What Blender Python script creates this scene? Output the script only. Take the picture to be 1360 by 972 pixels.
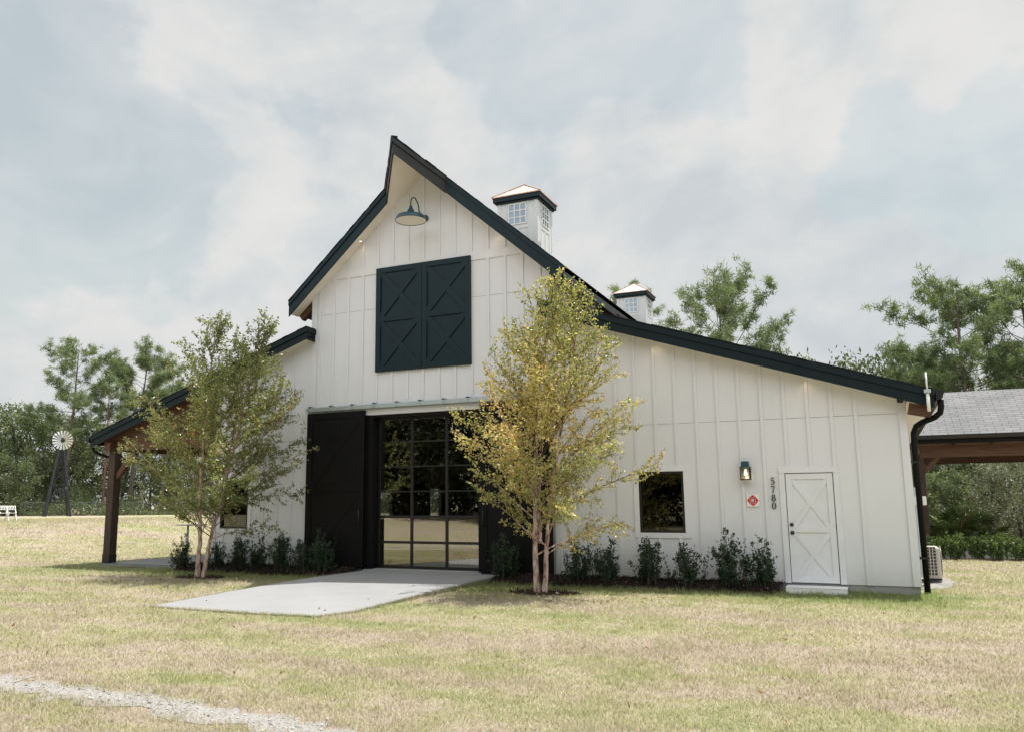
import bpy, math, random
import numpy as np
from mathutils import Vector, Matrix

for o in list(bpy.data.objects):
    bpy.data.objects.remove(o)
scene = bpy.context.scene
COL = scene.collection

# ------------------------------------------------------------------ camera
cam_data = bpy.data.cameras.new('camera')
cam = bpy.data.objects.new('camera', cam_data)
COL.objects.link(cam)
cam_data.sensor_width = 36.0
cam_data.lens = 1116.04 / 1360.0 * 36.0
cam_data.shift_x = 60.95 / 1360.0
cam_data.clip_start = 0.1
cam_data.clip_end = 4000.0
_r = Vector((0.90062705, 0.43456568, -0.00485583))
_u = Vector((0.07492263, -0.14424998, 0.98670084))
_f = Vector((-0.42808587, 0.88901328, 0.16247424))
CAM = Vector((9.45262715, -17.26789413, 1.4742662))
cam.matrix_world = Matrix(((_r.x, _u.x, -_f.x, CAM.x), (_r.y, _u.y, -_f.y, CAM.y), (_r.z, _u.z, -_f.z, CAM.z), (0, 0, 0, 1)))
scene.camera = cam

# ------------------------------------------------------------------ sun and sky
SUN_DIR = Vector((0.19, 0.24, 1.0)).normalized()          # towards the sun
SUN_EL = math.asin(SUN_DIR.z)
SUN_AZ = math.atan2(SUN_DIR.x, SUN_DIR.y)
sun_data = bpy.data.lights.new('sun', 'SUN')
sun_data.energy = 4.3
sun_data.angle = math.radians(0.53)
sun_data.color = (1.0, 0.955, 0.90)
sun = bpy.data.objects.new('sun', sun_data)
COL.objects.link(sun)
sun.location = SUN_DIR * 60
sun.rotation_euler = SUN_DIR.to_track_quat('Z', 'Y').to_euler()

world = bpy.data.worlds.new('World')
scene.world = world
world.use_nodes = True
wn, wl = world.node_tree.nodes, world.node_tree.links
wn.clear()


def wnode(t, **kw):
    n = wn.new(t)
    for k, v in kw.items():
        setattr(n, k, v)
    return n


def wmath(op, a, b=None, c=None, clamp=False):
    n = wnode('ShaderNodeMath', operation=op)
    n.use_clamp = clamp
    for i, v in enumerate((a, b, c)):
        if v is None:
            continue
        if isinstance(v, (int, float)):
            n.inputs[i].default_value = v
        else:
            wl.new(v, n.inputs[i])
    return n.outputs[0]


sky = wnode('ShaderNodeTexSky', sky_type='NISHITA')
sky.sun_disc = False
sky.sun_elevation = SUN_EL
sky.sun_rotation = SUN_AZ
sky.air_density = 1.2
sky.dust_density = 2.5
bg_sky = wnode('ShaderNodeBackground')
bg_sky.inputs['Strength'].default_value = 0.11
tintn = wnode('ShaderNodeVectorMath', operation='MULTIPLY')      # thin teal haze over the blue
wl.new(sky.outputs[0], tintn.inputs[0])
tintn.inputs[1].default_value = (1.12, 1.13, 0.88)
wl.new(tintn.outputs[0], bg_sky.inputs['Color'])
tc = wnode('ShaderNodeTexCoord')
sep = wnode('ShaderNodeSeparateXYZ')
wl.new(tc.outputs['Generated'], sep.inputs[0])
zc_ = wmath('ADD', wmath('MAXIMUM', sep.outputs['Z'], 0.0), 0.30)
comb = wnode('ShaderNodeCombineXYZ')
wl.new(wmath('DIVIDE', sep.outputs['X'], zc_), comb.inputs['X'])
wl.new(wmath('DIVIDE', sep.outputs['Y'], zc_), comb.inputs['Y'])
comb.inputs['Z'].default_value = 3.7


def wnoise(scale, detail, rough, dist, off=(0, 0, 0)):
    m = wnode('ShaderNodeMapping')
    m.inputs['Location'].default_value = off
    wl.new(comb.outputs[0], m.inputs['Vector'])
    n = wnode('ShaderNodeTexNoise')
    n.inputs['Scale'].default_value = scale
    n.inputs['Detail'].default_value = detail
    n.inputs['Roughness'].default_value = rough
    n.inputs['Distortion'].default_value = dist
    wl.new(m.outputs[0], n.inputs['Vector'])
    return n


def wramp(fac, stops):
    r = wnode('ShaderNodeValToRGB')
    e = r.color_ramp.elements
    while len(e) < len(stops):
        e.new(0.5)
    for i, (p, c) in enumerate(stops):
        e[i].position = p
        e[i].color = (c, c, c, 1) if isinstance(c, (int, float)) else (*c, 1)
    wl.new(fac, r.inputs['Fac'])
    return r.outputs['Color']


# cloud cover: broken cumulus with a few open gaps of hazy blue in fixed directions
gap_dirs = [((-0.76, 0.53, 0.40), 0.17), ((-0.735, 0.59, 0.335), 0.15), ((-0.68, 0.645, 0.35), 0.09), ((-0.79, 0.56, 0.26), 0.08), ((-0.28, 0.82, 0.50), 0.11),
            ((-0.20, 0.84, 0.505), 0.10), ((-0.14, 0.875, 0.465), 0.08), ((-0.36, 0.775, 0.52), 0.06), ((0.01, 0.942, 0.335), 0.055),
            ((0.045, 0.932, 0.36), 0.07), ((0.125, 0.942, 0.31), 0.10), ((0.16, 0.925, 0.35), 0.10), ((0.6, 0.6, 0.5), 0.25), ((-0.3, -0.8, 0.5), 0.3)]
gap = None
for d, rad in gap_dirs:
    dv = Vector(d).normalized()
    ds = wnode('ShaderNodeVectorMath', operation='DISTANCE')
    wl.new(tc.outputs['Generated'], ds.inputs[0])
    ds.inputs[1].default_value = dv
    mr = wnode('ShaderNodeMapRange', interpolation_type='SMOOTHSTEP')
    wl.new(ds.outputs['Value'], mr.inputs['Value'])
    mr.inputs['From Min'].default_value = rad * 0.2
    mr.inputs['From Max'].default_value = rad * 1.25
    mr.inputs['To Min'].default_value = 1.0
    mr.inputs['To Max'].default_value = 0.0
    gap = mr.outputs[0] if gap is None else wmath('MAXIMUM', gap, mr.outputs[0])


def dnoise(scale, detail, rough, dist, off=(0, 0, 0)):
    m = wnode('ShaderNodeMapping')
    m.inputs['Location'].default_value = off
    m.inputs['Scale'].default_value = (1, 1, 1.7)
    wl.new(tc.outputs['Generated'], m.inputs['Vector'])
    n = wnode('ShaderNodeTexNoise')
    n.inputs['Scale'].default_value = scale
    n.inputs['Detail'].default_value = detail
    n.inputs['Roughness'].default_value = rough
    n.inputs['Distortion'].default_value = dist
    wl.new(m.outputs[0], n.inputs['Vector'])
    return n.outputs['Fac']


puff = dnoise(6.0, 10.0, 0.60, 0.15, (0.4, 0.1, 0.7))
warp = wnode('ShaderNodeTexNoise')
warp.inputs['Scale'].default_value = 4.0
warp.inputs['Detail'].default_value = 5.0
wl.new(tc.outputs['Generated'], warp.inputs['Vector'])
wsub = wnode('ShaderNodeVectorMath', operation='SCALE')
wl.new(warp.outputs['Color'], wsub.inputs[0])
wsub.inputs['Scale'].default_value = 0.22
wadd = wnode('ShaderNodeVectorMath', operation='ADD')
wl.new(tc.outputs['Generated'], wadd.inputs[0])
wl.new(wsub.outputs[0], wadd.inputs[1])
vor = wnode('ShaderNodeTexVoronoi', feature='F1')
vor.inputs['Scale'].default_value = 7.5
vor.inputs['Detail'].default_value = 2.0
vor.inputs['Roughness'].default_value = 0.55
wl.new(wadd.outputs[0], vor.inputs['Vector'])
billow = vor.outputs['Distance']                          # rounded cumulus heads
k_ = wmath('ADD', gap, wmath('MULTIPLY', wmath('SUBTRACT', puff, 0.5), 2.0))
k_ = wmath('ADD', k_, wmath('MULTIPLY', wmath('SUBTRACT', billow, 0.68), 0.75))
edge = wnode('ShaderNodeMapRange', interpolation_type='SMOOTHSTEP')
wl.new(k_, edge.inputs['Value'])
edge.inputs['From Min'].default_value = 0.42
edge.inputs['From Max'].default_value = 0.80
edge.inputs['To Min'].default_value = 1.0
edge.inputs['To Max'].default_value = 0.68
cover = edge.outputs[0]
body = dnoise(3.4, 8.0, 0.56, 0.5, (2.1, 0.3, 1.2))
fine = dnoise(9.0, 8.0, 0.6, 0.4, (0.1, 3.3, 0.2))
bb = wmath('ADD', wmath('MULTIPLY', body, 0.72), wmath('MULTIPLY', fine, 0.28))
bb = wmath('ADD', bb, wmath('MULTIPLY', wmath('SUBTRACT', 0.60, billow), 0.10))
shade = wramp(bb, [(0.36, (0.455, 0.485, 0.505)), (0.46, (0.525, 0.54, 0.545)), (0.53, (0.575, 0.575, 0.57)), (0.62, (0.605, 0.60, 0.59))])
bg_cl = wnode('ShaderNodeBackground')
# extra cloud brightness round the sun and behind the camera, added to lift shade
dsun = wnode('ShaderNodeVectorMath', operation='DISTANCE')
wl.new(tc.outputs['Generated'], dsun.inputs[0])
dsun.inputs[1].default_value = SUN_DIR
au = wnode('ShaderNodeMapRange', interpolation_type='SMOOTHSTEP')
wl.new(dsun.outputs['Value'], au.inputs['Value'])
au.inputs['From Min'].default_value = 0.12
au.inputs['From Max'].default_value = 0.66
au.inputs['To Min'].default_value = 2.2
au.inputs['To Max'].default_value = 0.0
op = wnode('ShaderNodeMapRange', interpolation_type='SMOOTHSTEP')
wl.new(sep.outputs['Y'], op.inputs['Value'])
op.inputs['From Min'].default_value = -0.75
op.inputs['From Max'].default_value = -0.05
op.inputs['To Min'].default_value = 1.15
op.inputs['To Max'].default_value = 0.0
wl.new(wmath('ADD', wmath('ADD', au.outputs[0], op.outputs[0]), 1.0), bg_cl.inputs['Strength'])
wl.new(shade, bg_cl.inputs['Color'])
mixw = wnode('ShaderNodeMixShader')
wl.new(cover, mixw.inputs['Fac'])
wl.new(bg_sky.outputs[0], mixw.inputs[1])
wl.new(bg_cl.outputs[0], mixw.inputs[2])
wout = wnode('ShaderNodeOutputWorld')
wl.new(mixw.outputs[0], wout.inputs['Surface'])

scene.view_settings.view_transform = 'Standard'
scene.view_settings.look = 'None'
scene.view_settings.exposure = 0.40
scene.view_settings.gamma = 1.0
scene.view_settings.use_curve_mapping = False
scene.cycles.use_denoising = True
scene.cycles.max_bounces = 8
scene.cycles.transparent_max_bounces = 16
scene.cycles.caustics_reflective = False
scene.cycles.caustics_refractive = False

# ------------------------------------------------------------------ materials


class NT:
    def __init__(self, name):
        self.m = bpy.data.materials.new(name)
        self.m.use_nodes = True
        self.t = self.m.node_tree
        self.n, self.l = self.t.nodes, self.t.links
        self.n.clear()
        self.out = self.n.new('ShaderNodeOutputMaterial')

    def add(self, t, **kw):
        n = self.n.new(t)
        for k, v in kw.items():
            setattr(n, k, v)
        return n

    def put(self, sock, v):
        if isinstance(v, (int, float)):
            sock.default_value = v
        elif isinstance(v, (tuple, list)):
            sock.default_value = (*v, 1.0) if len(v) == 3 and sock.type == 'RGBA' else v
        else:
            self.l.new(v, sock)

    def coord(self, kind='Object', scale=(1, 1, 1), rot=(0, 0, 0)):
        c = self.add('ShaderNodeTexCoord')
        m = self.add('ShaderNodeMapping')
        m.inputs['Scale'].default_value = scale
        m.inputs['Rotation'].default_value = rot
        self.l.new(c.outputs[kind], m.inputs['Vector'])
        return m.outputs[0]

    def pos(self, scale=(1, 1, 1), rot=(0, 0, 0)):
        c = self.add('ShaderNodeNewGeometry')
        m = self.add('ShaderNodeMapping')
        m.inputs['Scale'].default_value = scale
        m.inputs['Rotation'].default_value = rot
        self.l.new(c.outputs['Position'], m.inputs['Vector'])
        return m.outputs[0]

    def noise(self, vec, scale, detail=4, rough=0.5, dist=0.0):
        n = self.add('ShaderNodeTexNoise')
        n.inputs['Scale'].default_value = scale
        n.inputs['Detail'].default_value = detail
        n.inputs['Roughness'].default_value = rough
        n.inputs['Distortion'].default_value = dist
        self.l.new(vec, n.inputs['Vector'])
        return n.outputs['Fac']

    def ramp(self, fac, stops, interp='LINEAR'):
        r = self.add('ShaderNodeValToRGB')
        r.color_ramp.interpolation = interp
        e = r.color_ramp.elements
        while len(e) < len(stops):
            e.new(0.5)
        for i, (p, c) in enumerate(stops):
            e[i].position = p
            e[i].color = (c, c, c, 1) if isinstance(c, (int, float)) else (*c, 1)
        self.l.new(fac, r.inputs['Fac'])
        return r.outputs['Color']

    def mix(self, fac, a, b, blend='MIX'):
        n = self.add('ShaderNodeMix', data_type='RGBA', blend_type=blend)
        self.put(n.inputs[0], fac)
        self.put(n.inputs[6], a)
        self.put(n.inputs[7], b)
        return n.outputs[2]

    def math(self, op, a, b=None, clamp=False):
        n = self.add('ShaderNodeMath', operation=op)
        n.use_clamp = clamp
        self.put(n.inputs[0], a)
        if b is not None:
            self.put(n.inputs[1], b)
        return n.outputs[0]

    def attr(self, name):
        a = self.add('ShaderNodeAttribute')
        a.attribute_name = name
        return a.outputs['Fac']

    def bump(self, h, strength=0.3, dist=0.01):
        b = self.add('ShaderNodeBump')
        b.inputs['Strength'].default_value = strength
        b.inputs['Distance'].default_value = dist
        self.l.new(h, b.inputs['Height'])
        return b.outputs[0]

    def pbr(self, color, rough=0.6, metal=0.0, normal=None, spec=0.5):
        p = self.add('ShaderNodeBsdfPrincipled')
        self.put(p.inputs['Base Color'], color)
        self.put(p.inputs['Roughness'], rough)
        self.put(p.inputs['Metallic'], metal)
        self.put(p.inputs['Specular IOR Level'], spec)
        if normal is not None:
            self.l.new(normal, p.inputs['Normal'])
        return p.outputs[0]

    def done(self, shader):
        self.l.new(shader, self.out.inputs['Surface'])
        return self.m


def painted(name, col, rough=0.5, var=0.06, bump=0.08, metal=0.0, spec=0.5, scale=3.0):
    t = NT(name)
    v = t.coord()
    a = t.noise(v, scale, 6, 0.6)
    lo = tuple(c * (1 - var) for c in col)
    hi = tuple(min(1, c * (1 + var)) for c in col)
    c = t.ramp(a, [(0.3, lo), (0.7, hi)])
    b = t.noise(v, 60, 3)
    return t.done(t.pbr(c, rough, metal, t.bump(b, bump, 0.004), spec))


def wood(name, dark, light, rough=0.65, axis='Z'):
    t = NT(name)
    sc = {'X': (0.6, 9, 9), 'Y': (9, 0.6, 9), 'Z': (9, 9, 0.6)}[axis]
    v = t.coord(scale=sc)
    a = t.noise(v, 2.5, 7, 0.65, 0.6)
    c = t.ramp(a, [(0.3, dark), (0.55, tuple((p + q) / 2 for p, q in zip(dark, light))), (0.75, light)])
    return t.done(t.pbr(c, rough, 0, t.bump(a, 0.35, 0.01), 0.3))


def siding_mat():
    t = NT('siding_paint')
    v = t.coord()
    a = t.noise(v, 0.7, 5, 0.55)
    streak = t.noise(t.coord(scale=(6, 6, 0.25)), 1.6, 5, 0.6)
    c = t.mix(t.math('MULTIPLY', streak, 0.35), t.ramp(a, [(0.3, (0.665, 0.675, 0.705)), (0.7, (0.71, 0.72, 0.75))]), (0.62, 0.62, 0.635))
    # splash dirt along the foot of the wall
    s = t.add('ShaderNodeSeparateXYZ')
    t.l.new(t.coord(), s.inputs[0])
    mr = t.add('ShaderNodeMapRange', interpolation_type='SMOOTHSTEP')
    t.l.new(s.outputs['Z'], mr.inputs['Value'])
    mr.inputs['From Min'].default_value = 0.0
    mr.inputs['From Max'].default_value = 0.45
    mr.inputs['To Min'].default_value = 0.45
    mr.inputs['To Max'].default_value = 0.0
    dirt = t.math('MULTIPLY', mr.outputs[0], t.noise(v, 4.0, 6, 0.65))
    c = t.mix(dirt, c, (0.46, 0.43, 0.36))
    g = t.noise(t.coord(scale=(30, 30, 1.5)), 3.0, 5, 0.6)
    return t.done(t.pbr(c, 0.55, 0, t.bump(g, 0.10, 0.004), 0.4))


def shingles(name, c0, c1, axis='XZ', tile=(0.30, 0.14)):
    t = NT(name)
    v = t.coord('UV')
    b = t.add('ShaderNodeTexBrick')
    b.inputs['Scale'].default_value = 1.0
    b.inputs['Brick Width'].default_value = tile[0]
    b.inputs['Row Height'].default_value = tile[1]
    b.inputs['Mortar Size'].default_value = 0.012
    b.inputs['Color1'].default_value = (*c0, 1)
    b.inputs['Color2'].default_value = (*c1, 1)
    b.inputs['Mortar'].default_value = (*[c * 0.30 for c in c0], 1)
    b.inputs['Bias'].default_value = 0.0
    t.l.new(v, b.inputs['Vector'])
    n = t.noise(t.coord('UV'), 1.3, 5)
    c = t.mix(0.35, b.outputs['Color'], t.ramp(n, [(0.3, tuple(x * 0.8 for x in c0)), (0.7, tuple(x * 1.1 for x in c1))]))
    g = t.noise(t.coord('UV'), 90, 2)
    return t.done(t.pbr(c, 0.9, 0, t.bump(t.math('ADD', t.math('MULTIPLY', b.outputs['Fac'], -1.0), t.math('MULTIPLY', g, 0.3)), 0.7, 0.012), 0.2))


def glass_mat(name, refl=0.3, tint=(0.55, 0.57, 0.53), rcol=(0.95, 0.93, 0.86), rough=0.0, wob=0.0):
    t = NT(name)
    g = t.add('ShaderNodeBsdfGlossy')
    g.inputs['Roughness'].default_value = rough
    g.inputs['Color'].default_value = (*rcol, 1)
    if wob:
        t.l.new(t.bump(t.noise(t.coord(), 0.9, 2), wob, 0.02), g.inputs['Normal'])
    tr = t.add('ShaderNodeBsdfTransparent')
    tr.inputs['Color'].default_value = (*tint, 1)
    f = t.add('ShaderNodeFresnel')
    f.inputs['IOR'].default_value = 1.5
    m = t.add('ShaderNodeMixShader')
    fac = t.math('ADD', f.outputs[0], refl, clamp=True)
    t.l.new(fac, m.inputs[0])
    t.l.new(tr.outputs[0], m.inputs[1])
    t.l.new(g.outputs[0], m.inputs[2])
    return t.done(m.outputs[0])


def emit_mat(name, col, strength):
    t = NT(name)
    e = t.add('ShaderNodeEmission')
    e.inputs['Color'].default_value = (*col, 1)
    e.inputs['Strength'].default_value = strength
    return t.done(e.outputs[0])


def leaf_mat(name, stops, trans=0.35, rough=0.45, spec=0.4, tcol=None):
    t = NT(name)
    c = t.ramp(t.attr('tint'), stops)
    n = t.noise(t.pos(), 0.9, 3)
    c = t.mix(0.5, c, t.mix(1.0, c, t.ramp(n, [(0.35, 0.62), (0.65, 1.25)]), 'MULTIPLY'))
    p = t.pbr(c, rough, 0, None, spec)
    tl = t.add('ShaderNodeBsdfTranslucent')
    t.l.new(t.mix(1.0, c, tcol or (1.15, 1.15, 0.75), 'MULTIPLY'), tl.inputs['Color'])
    m = t.add('ShaderNodeMixShader')
    m.inputs[0].default_value = trans
    t.l.new(p, m.inputs[1])
    t.l.new(tl.outputs[0], m.inputs[2])
    return t.done(m.outputs[0])


def bark_mat(name, stops, scale=(14, 14, 3), bump=0.6):
    t = NT(name)
    v = t.coord(scale=scale)
    a = t.noise(v, 1.6, 7, 0.65, 0.5)
    return t.done(t.pbr(t.ramp(a, stops), 0.85, 0, t.bump(a, bump, 0.03), 0.2))


def lawn_color(t):
    """dry straw and green patches, drawn out along the mowing lines"""
    warp = t.pos()
    st = t.noise(t.pos(scale=(0.16, 1.0, 1.0), rot=(0, 0, math.radians(4))), 0.85, 6, 0.62, 0.35)
    big = t.noise(warp, 0.11, 4, 0.55, 0.4)
    sm = t.noise(warp, 1.5, 6, 0.7)
    # greener strip along the foot of the barn
    g = t.add('ShaderNodeNewGeometry')
    sp = t.add('ShaderNodeSeparateXYZ')
    t.l.new(g.outputs['Position'], sp.inputs[0])

    def ramp01(sock, a, b):
        m = t.add('ShaderNodeMapRange', interpolation_type='SMOOTHSTEP')
        t.l.new(sock, m.inputs['Value'])
        m.inputs['From Min'].default_value = a
        m.inputs['From Max'].default_value = b
        return m.outputs[0]
    yy = t.math('ADD', sp.outputs['Y'], t.math('MULTIPLY', t.math('SUBTRACT', sm, 0.5), 1.8))
    green_strip = t.math('MULTIPLY', t.math('MULTIPLY', ramp01(yy, -2.9, -1.5), ramp01(yy, 2.5, 1.0)), t.math('MULTIPLY', ramp01(sp.outputs['X'], -12.5, -9.5), ramp01(sp.outputs['X'], 11.6, 10.0)))
    k = t.math('ADD', t.math('ADD', t.math('MULTIPLY', st, 0.62), t.math('MULTIPLY', big, 0.30)), t.math('MULTIPLY', sm, 0.36))
    k = t.math('ADD', k, t.math('MULTIPLY', green_strip, 0.15))
    c = t.ramp(k, [(0.50, (0.40, 0.315, 0.275)), (0.605, (0.41, 0.34, 0.275)), (0.67, (0.38, 0.345, 0.22)), (0.74, (0.315, 0.315, 0.165)), (0.87, (0.19, 0.24, 0.09))])
    return c, k


def lawn_mat():
    t = NT('lawn')
    c, k = lawn_color(t)
    f = t.noise(t.pos(), 55, 5, 0.75)
    c2 = t.mix(1.0, c, t.ramp(f, [(0.30, 0.72), (0.55, 1.05), (0.72, 1.25)]), 'MULTIPLY')
    return t.done(t.pbr(c2, 0.95, 0, t.bump(f, 0.8, 0.03), 0.1))


def blade_mat():
    t = NT('grass_blade')
    c, k = lawn_color(t)
    a = t.attr('tint')
    c2 = t.mix(t.ramp(a, [(0.0, 0.0), (0.35, 0.15), (1.0, 0.75)]), t.mix(1.0, c, t.ramp(a, [(0, 1.15), (1, 1.35)]), 'MULTIPLY'), (0.24, 0.30, 0.10))
    c3 = t.mix(t.ramp(a, [(0.0, 0.85), (0.10, 0.5), (0.22, 0.0)]), c2, (0.66, 0.60, 0.50))
    # a mown sward reflects like a level surface: shade the blades with a mostly upright normal
    g = t.add('ShaderNodeNewGeometry')
    vm = t.add('ShaderNodeMix', data_type='VECTOR')
    vm.inputs[0].default_value = 0.75
    t.l.new(g.outputs['Normal'], vm.inputs[4])
    vm.inputs[5].default_value = (0, 0, 1)
    p = t.pbr(c3, 0.7, 0, vm.outputs[1], 0.25)
    tl = t.add('ShaderNodeBsdfTranslucent')
    t.l.new(t.mix(1.0, c3, (1.2, 1.2, 0.8), 'MULTIPLY'), tl.inputs['Color'])
    m = t.add('ShaderNodeMixShader')
    m.inputs[0].default_value = 0.35
    t.l.new(p, m.inputs[1])
    t.l.new(tl.outputs[0], m.inputs[2])
    return t.done(m.outputs[0])


def concrete(name, c0, c1, s=1.0):
    t = NT(name)
    v = t.pos()
    a = t.noise(v, 0.8 * s, 7, 0.62)
    b = t.noise(v, 40 * s, 4, 0.7)
    c = t.mix(0.3, t.ramp(a, [(0.3, c0), (0.7, c1)]), t.ramp(b, [(0.3, tuple(x * 0.85 for x in c0)), (0.7, c1)]))
    return t.done(t.pbr(c, 0.85, 0, t.bump(b, 0.25, 0.004), 0.3))


def gravel_mat():
    t = NT('gravel')
    v = t.pos()
    vo = t.add('ShaderNodeTexVoronoi')
    vo.inputs['Scale'].default_value = 42
    t.l.new(v, vo.inputs['Vector'])
    c = t.mix(0.55, t.ramp(t.noise(v, 2.2, 5), [(0.3, (0.215, 0.195, 0.17)), (0.7, (0.28, 0.255, 0.225))]), vo.outputs['Color'])
    hs = t.add('ShaderNodeHueSaturation')
    hs.inputs['Saturation'].default_value = 0.10
    hs.inputs['Value'].default_value = 0.78
    t.l.new(c, hs.inputs['Color'])
    c = t.mix(0.55, hs.outputs[0], (0.27, 0.245, 0.215))
    return t.done(t.pbr(c, 0.9, 0, t.bump(vo.outputs['Distance'], 0.9, 0.02), 0.2))


M = {}
M['siding'] = siding_mat()
M['trim'] = painted('trim_paint', (0.70, 0.71, 0.74), 0.5, 0.04)
M['soffit'] = painted('soffit_paint', (0.78, 0.73, 0.66), 0.6, 0.04)
M['gap'] = painted('joint_shadow_board', (0.40, 0.385, 0.35), 0.8)
M['teal'] = painted('dark_teal_paint', (0.0018, 0.0145, 0.0210), 0.45, 0.18, 0.10, spec=0.3)
M['wingteal'] = painted('wing_fascia_paint', (0.0020, 0.0100, 0.0140), 0.5, 0.18, 0.10, spec=0.25)
M['black'] = painted('black_paint', (0.0050, 0.0050, 0.0052), 0.55, 0.15, 0.06, spec=0.15)
M['charcoal'] = painted('charcoal_fascia', (0.012, 0.0145, 0.0155), 0.55, 0.12)
M['blackmetal'] = painted('black_metal', (0.010, 0.010, 0.011), 0.35, 0.1, 0.03)
M['shingle_dark'] = shingles('dark_shingles', (0.030, 0.033, 0.034), (0.050, 0.052, 0.052))
M['shingle_grey'] = shingles('grey_shingles', (0.165, 0.168, 0.172), (0.225, 0.225, 0.228), tile=(0.42, 0.17))
M['post'] = wood('dark_stained_post', (0.030, 0.020, 0.015), (0.095, 0.062, 0.045))
M['beam'] = wood('stained_beam', (0.060, 0.030, 0.018), (0.17, 0.088, 0.050), axis='X')
M['beamy'] = wood('stained_rafter', (0.050, 0.026, 0.016), (0.14, 0.075, 0.044), axis='Y')
M['deckwood'] = wood('porch_ceiling_boards', (0.16, 0.095, 0.055), (0.30, 0.19, 0.115), axis='Y')
M['galv'] = painted('galvanised_steel', (0.46, 0.53, 0.54), 0.45, 0.12, 0.05, metal=0.7)
M['found'] = concrete('foundation_concrete', (0.24, 0.24, 0.23), (0.36, 0.355, 0.335))
M['slab'] = concrete('driveway_concrete', (0.26, 0.263, 0.266), (0.325, 0.327, 0.328))
M['white'] = painted('white_plastic', (0.78, 0.78, 0.77), 0.45, 0.03)
M['offwhite'] = painted('beige_enamel', (0.50, 0.48, 0.43), 0.45, 0.05)
M['copper'] = painted('copper_sheet', (0.74, 0.62, 0.56), 0.40, 0.06, 0.04, metal=0.7)
M['copper_edge'] = painted('copper_edge', (0.50, 0.31, 0.24), 0.45, 0.15, 0.05, metal=0.6)
M['cupwall'] = painted('cupola_siding', (0.68, 0.70, 0.71), 0.55, 0.05)
M['glass'] = glass_mat('door_glass', 0.23, (0.50, 0.52, 0.48), wob=0.02)
M['wglass'] = glass_mat('window_glass', 0.015, (0.42, 0.43, 0.41), wob=0.03)
M['cglass'] = glass_mat('cupola_glass', 0.30, (0.25, 0.32, 0.36), (0.75, 0.85, 0.95))
M['lglass'] = glass_mat('lantern_glass', 0.10, (0.93, 0.92, 0.88))
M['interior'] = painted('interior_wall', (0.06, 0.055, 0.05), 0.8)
M['infloor'] = painted('interior_floor', (0.16, 0.15, 0.14), 0.5)
M['inwood'] = wood('interior_table_wood', (0.18, 0.09, 0.045), (0.34, 0.19, 0.10), axis='Z')
M['cloth'] = painted('white_cloth', (0.78, 0.76, 0.73), 0.8, 0.03)
M['red'] = painted('sign_red', (0.60, 0.022, 0.020), 0.4, 0.05)
M['darkred'] = painted('sign_dark_red', (0.22, 0.012, 0.014), 0.4, 0.05)
M['bulb'] = emit_mat('lit_bulb', (1.0, 0.86, 0.66), 2.2)
M['can'] = emit_mat('lit_downlight', (1.0, 0.84, 0.66), 1.6)
M['lampin'] = painted('lamp_enamel_white', (0.84, 0.79, 0.70), 0.35, 0.02)
M['lampteal'] = painted('lamp_teal_enamel', (0.012, 0.052, 0.068), 0.3, 0.1)
M['mulch'] = painted('mulch_dark', (0.020, 0.014, 0.011), 0.95, 0.5, 0.9, spec=0.1, scale=25)
M['gravel'] = gravel_mat()
M['lawn'] = lawn_mat()
M['blade'] = blade_mat()
M['silver'] = painted('windmill_silver', (0.72, 0.74, 0.75), 0.35, 0.08, metal=0.35)
M['navy'] = painted('windmill_dark_steel', (0.012, 0.016, 0.022), 0.5, 0.1)
M['wire'] = painted('fence_wire', (0.10, 0.105, 0.10), 0.6, 0.1, metal=0.4)
M['leaf_gold'] = leaf_mat('birch_leaf_gold', [(0.0, (0.22, 0.27, 0.10)), (0.3, (0.42, 0.42, 0.17)), (0.60, (0.66, 0.57, 0.28)), (0.86, (0.70, 0.51, 0.24)), (1.0, (0.50, 0.27, 0.13))], 0.56, 0.28, 0.6)
M['leaf_olive'] = leaf_mat('birch_leaf_olive', [(0.0, (0.13, 0.16, 0.062)), (0.35, (0.22, 0.255, 0.10)), (0.75, (0.34, 0.365, 0.16)), (0.93, (0.45, 0.39, 0.17)), (1.0, (0.52, 0.27, 0.14))], 0.52, 0.26, 0.6)
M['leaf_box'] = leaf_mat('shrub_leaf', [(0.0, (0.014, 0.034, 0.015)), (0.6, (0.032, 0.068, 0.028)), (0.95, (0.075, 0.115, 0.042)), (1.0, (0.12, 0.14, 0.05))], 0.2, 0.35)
M['leaf_pine'] = leaf_mat('pine_needles', [(0.0, (0.10, 0.145, 0.078)), (0.6, (0.19, 0.25, 0.125)), (1.0, (0.31, 0.355, 0.175))], 0.38, 0.55, 0.3)
M['leaf_wood'] = leaf_mat('oak_leaf', [(0.0, (0.08, 0.107, 0.054)), (0.6, (0.155, 0.195, 0.096)), (1.0, (0.255, 0.29, 0.15))], 0.36, 0.5, 0.35)
M['leaf_dark'] = leaf_mat('dark_oak_leaf', [(0.0, (0.012, 0.018, 0.008)), (0.6, (0.028, 0.038, 0.016)), (1.0, (0.07, 0.08, 0.035))], 0.2, 0.5, 0.3)
M['leaf_grey'] = leaf_mat('grey_green_leaf', [(0.0, (0.15, 0.17, 0.115)), (0.6, (0.25, 0.27, 0.19)), (1.0, (0.38, 0.40, 0.31))], 0.3, 0.5)
M['leaf_hedge'] = leaf_mat('hedge_leaf', [(0.0, (0.06, 0.10, 0.030)), (0.6, (0.13, 0.20, 0.060)), (1.0, (0.24, 0.30, 0.10))], 0.3, 0.4)
M['leaf_palm'] = leaf_mat('palmetto_leaf', [(0.0, (0.075, 0.125, 0.04)), (0.6, (0.15, 0.22, 0.075)), (0.97, (0.24, 0.30, 0.11)), (1.0, (0.45, 0.24, 0.13))], 0.3, 0.4)
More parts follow.
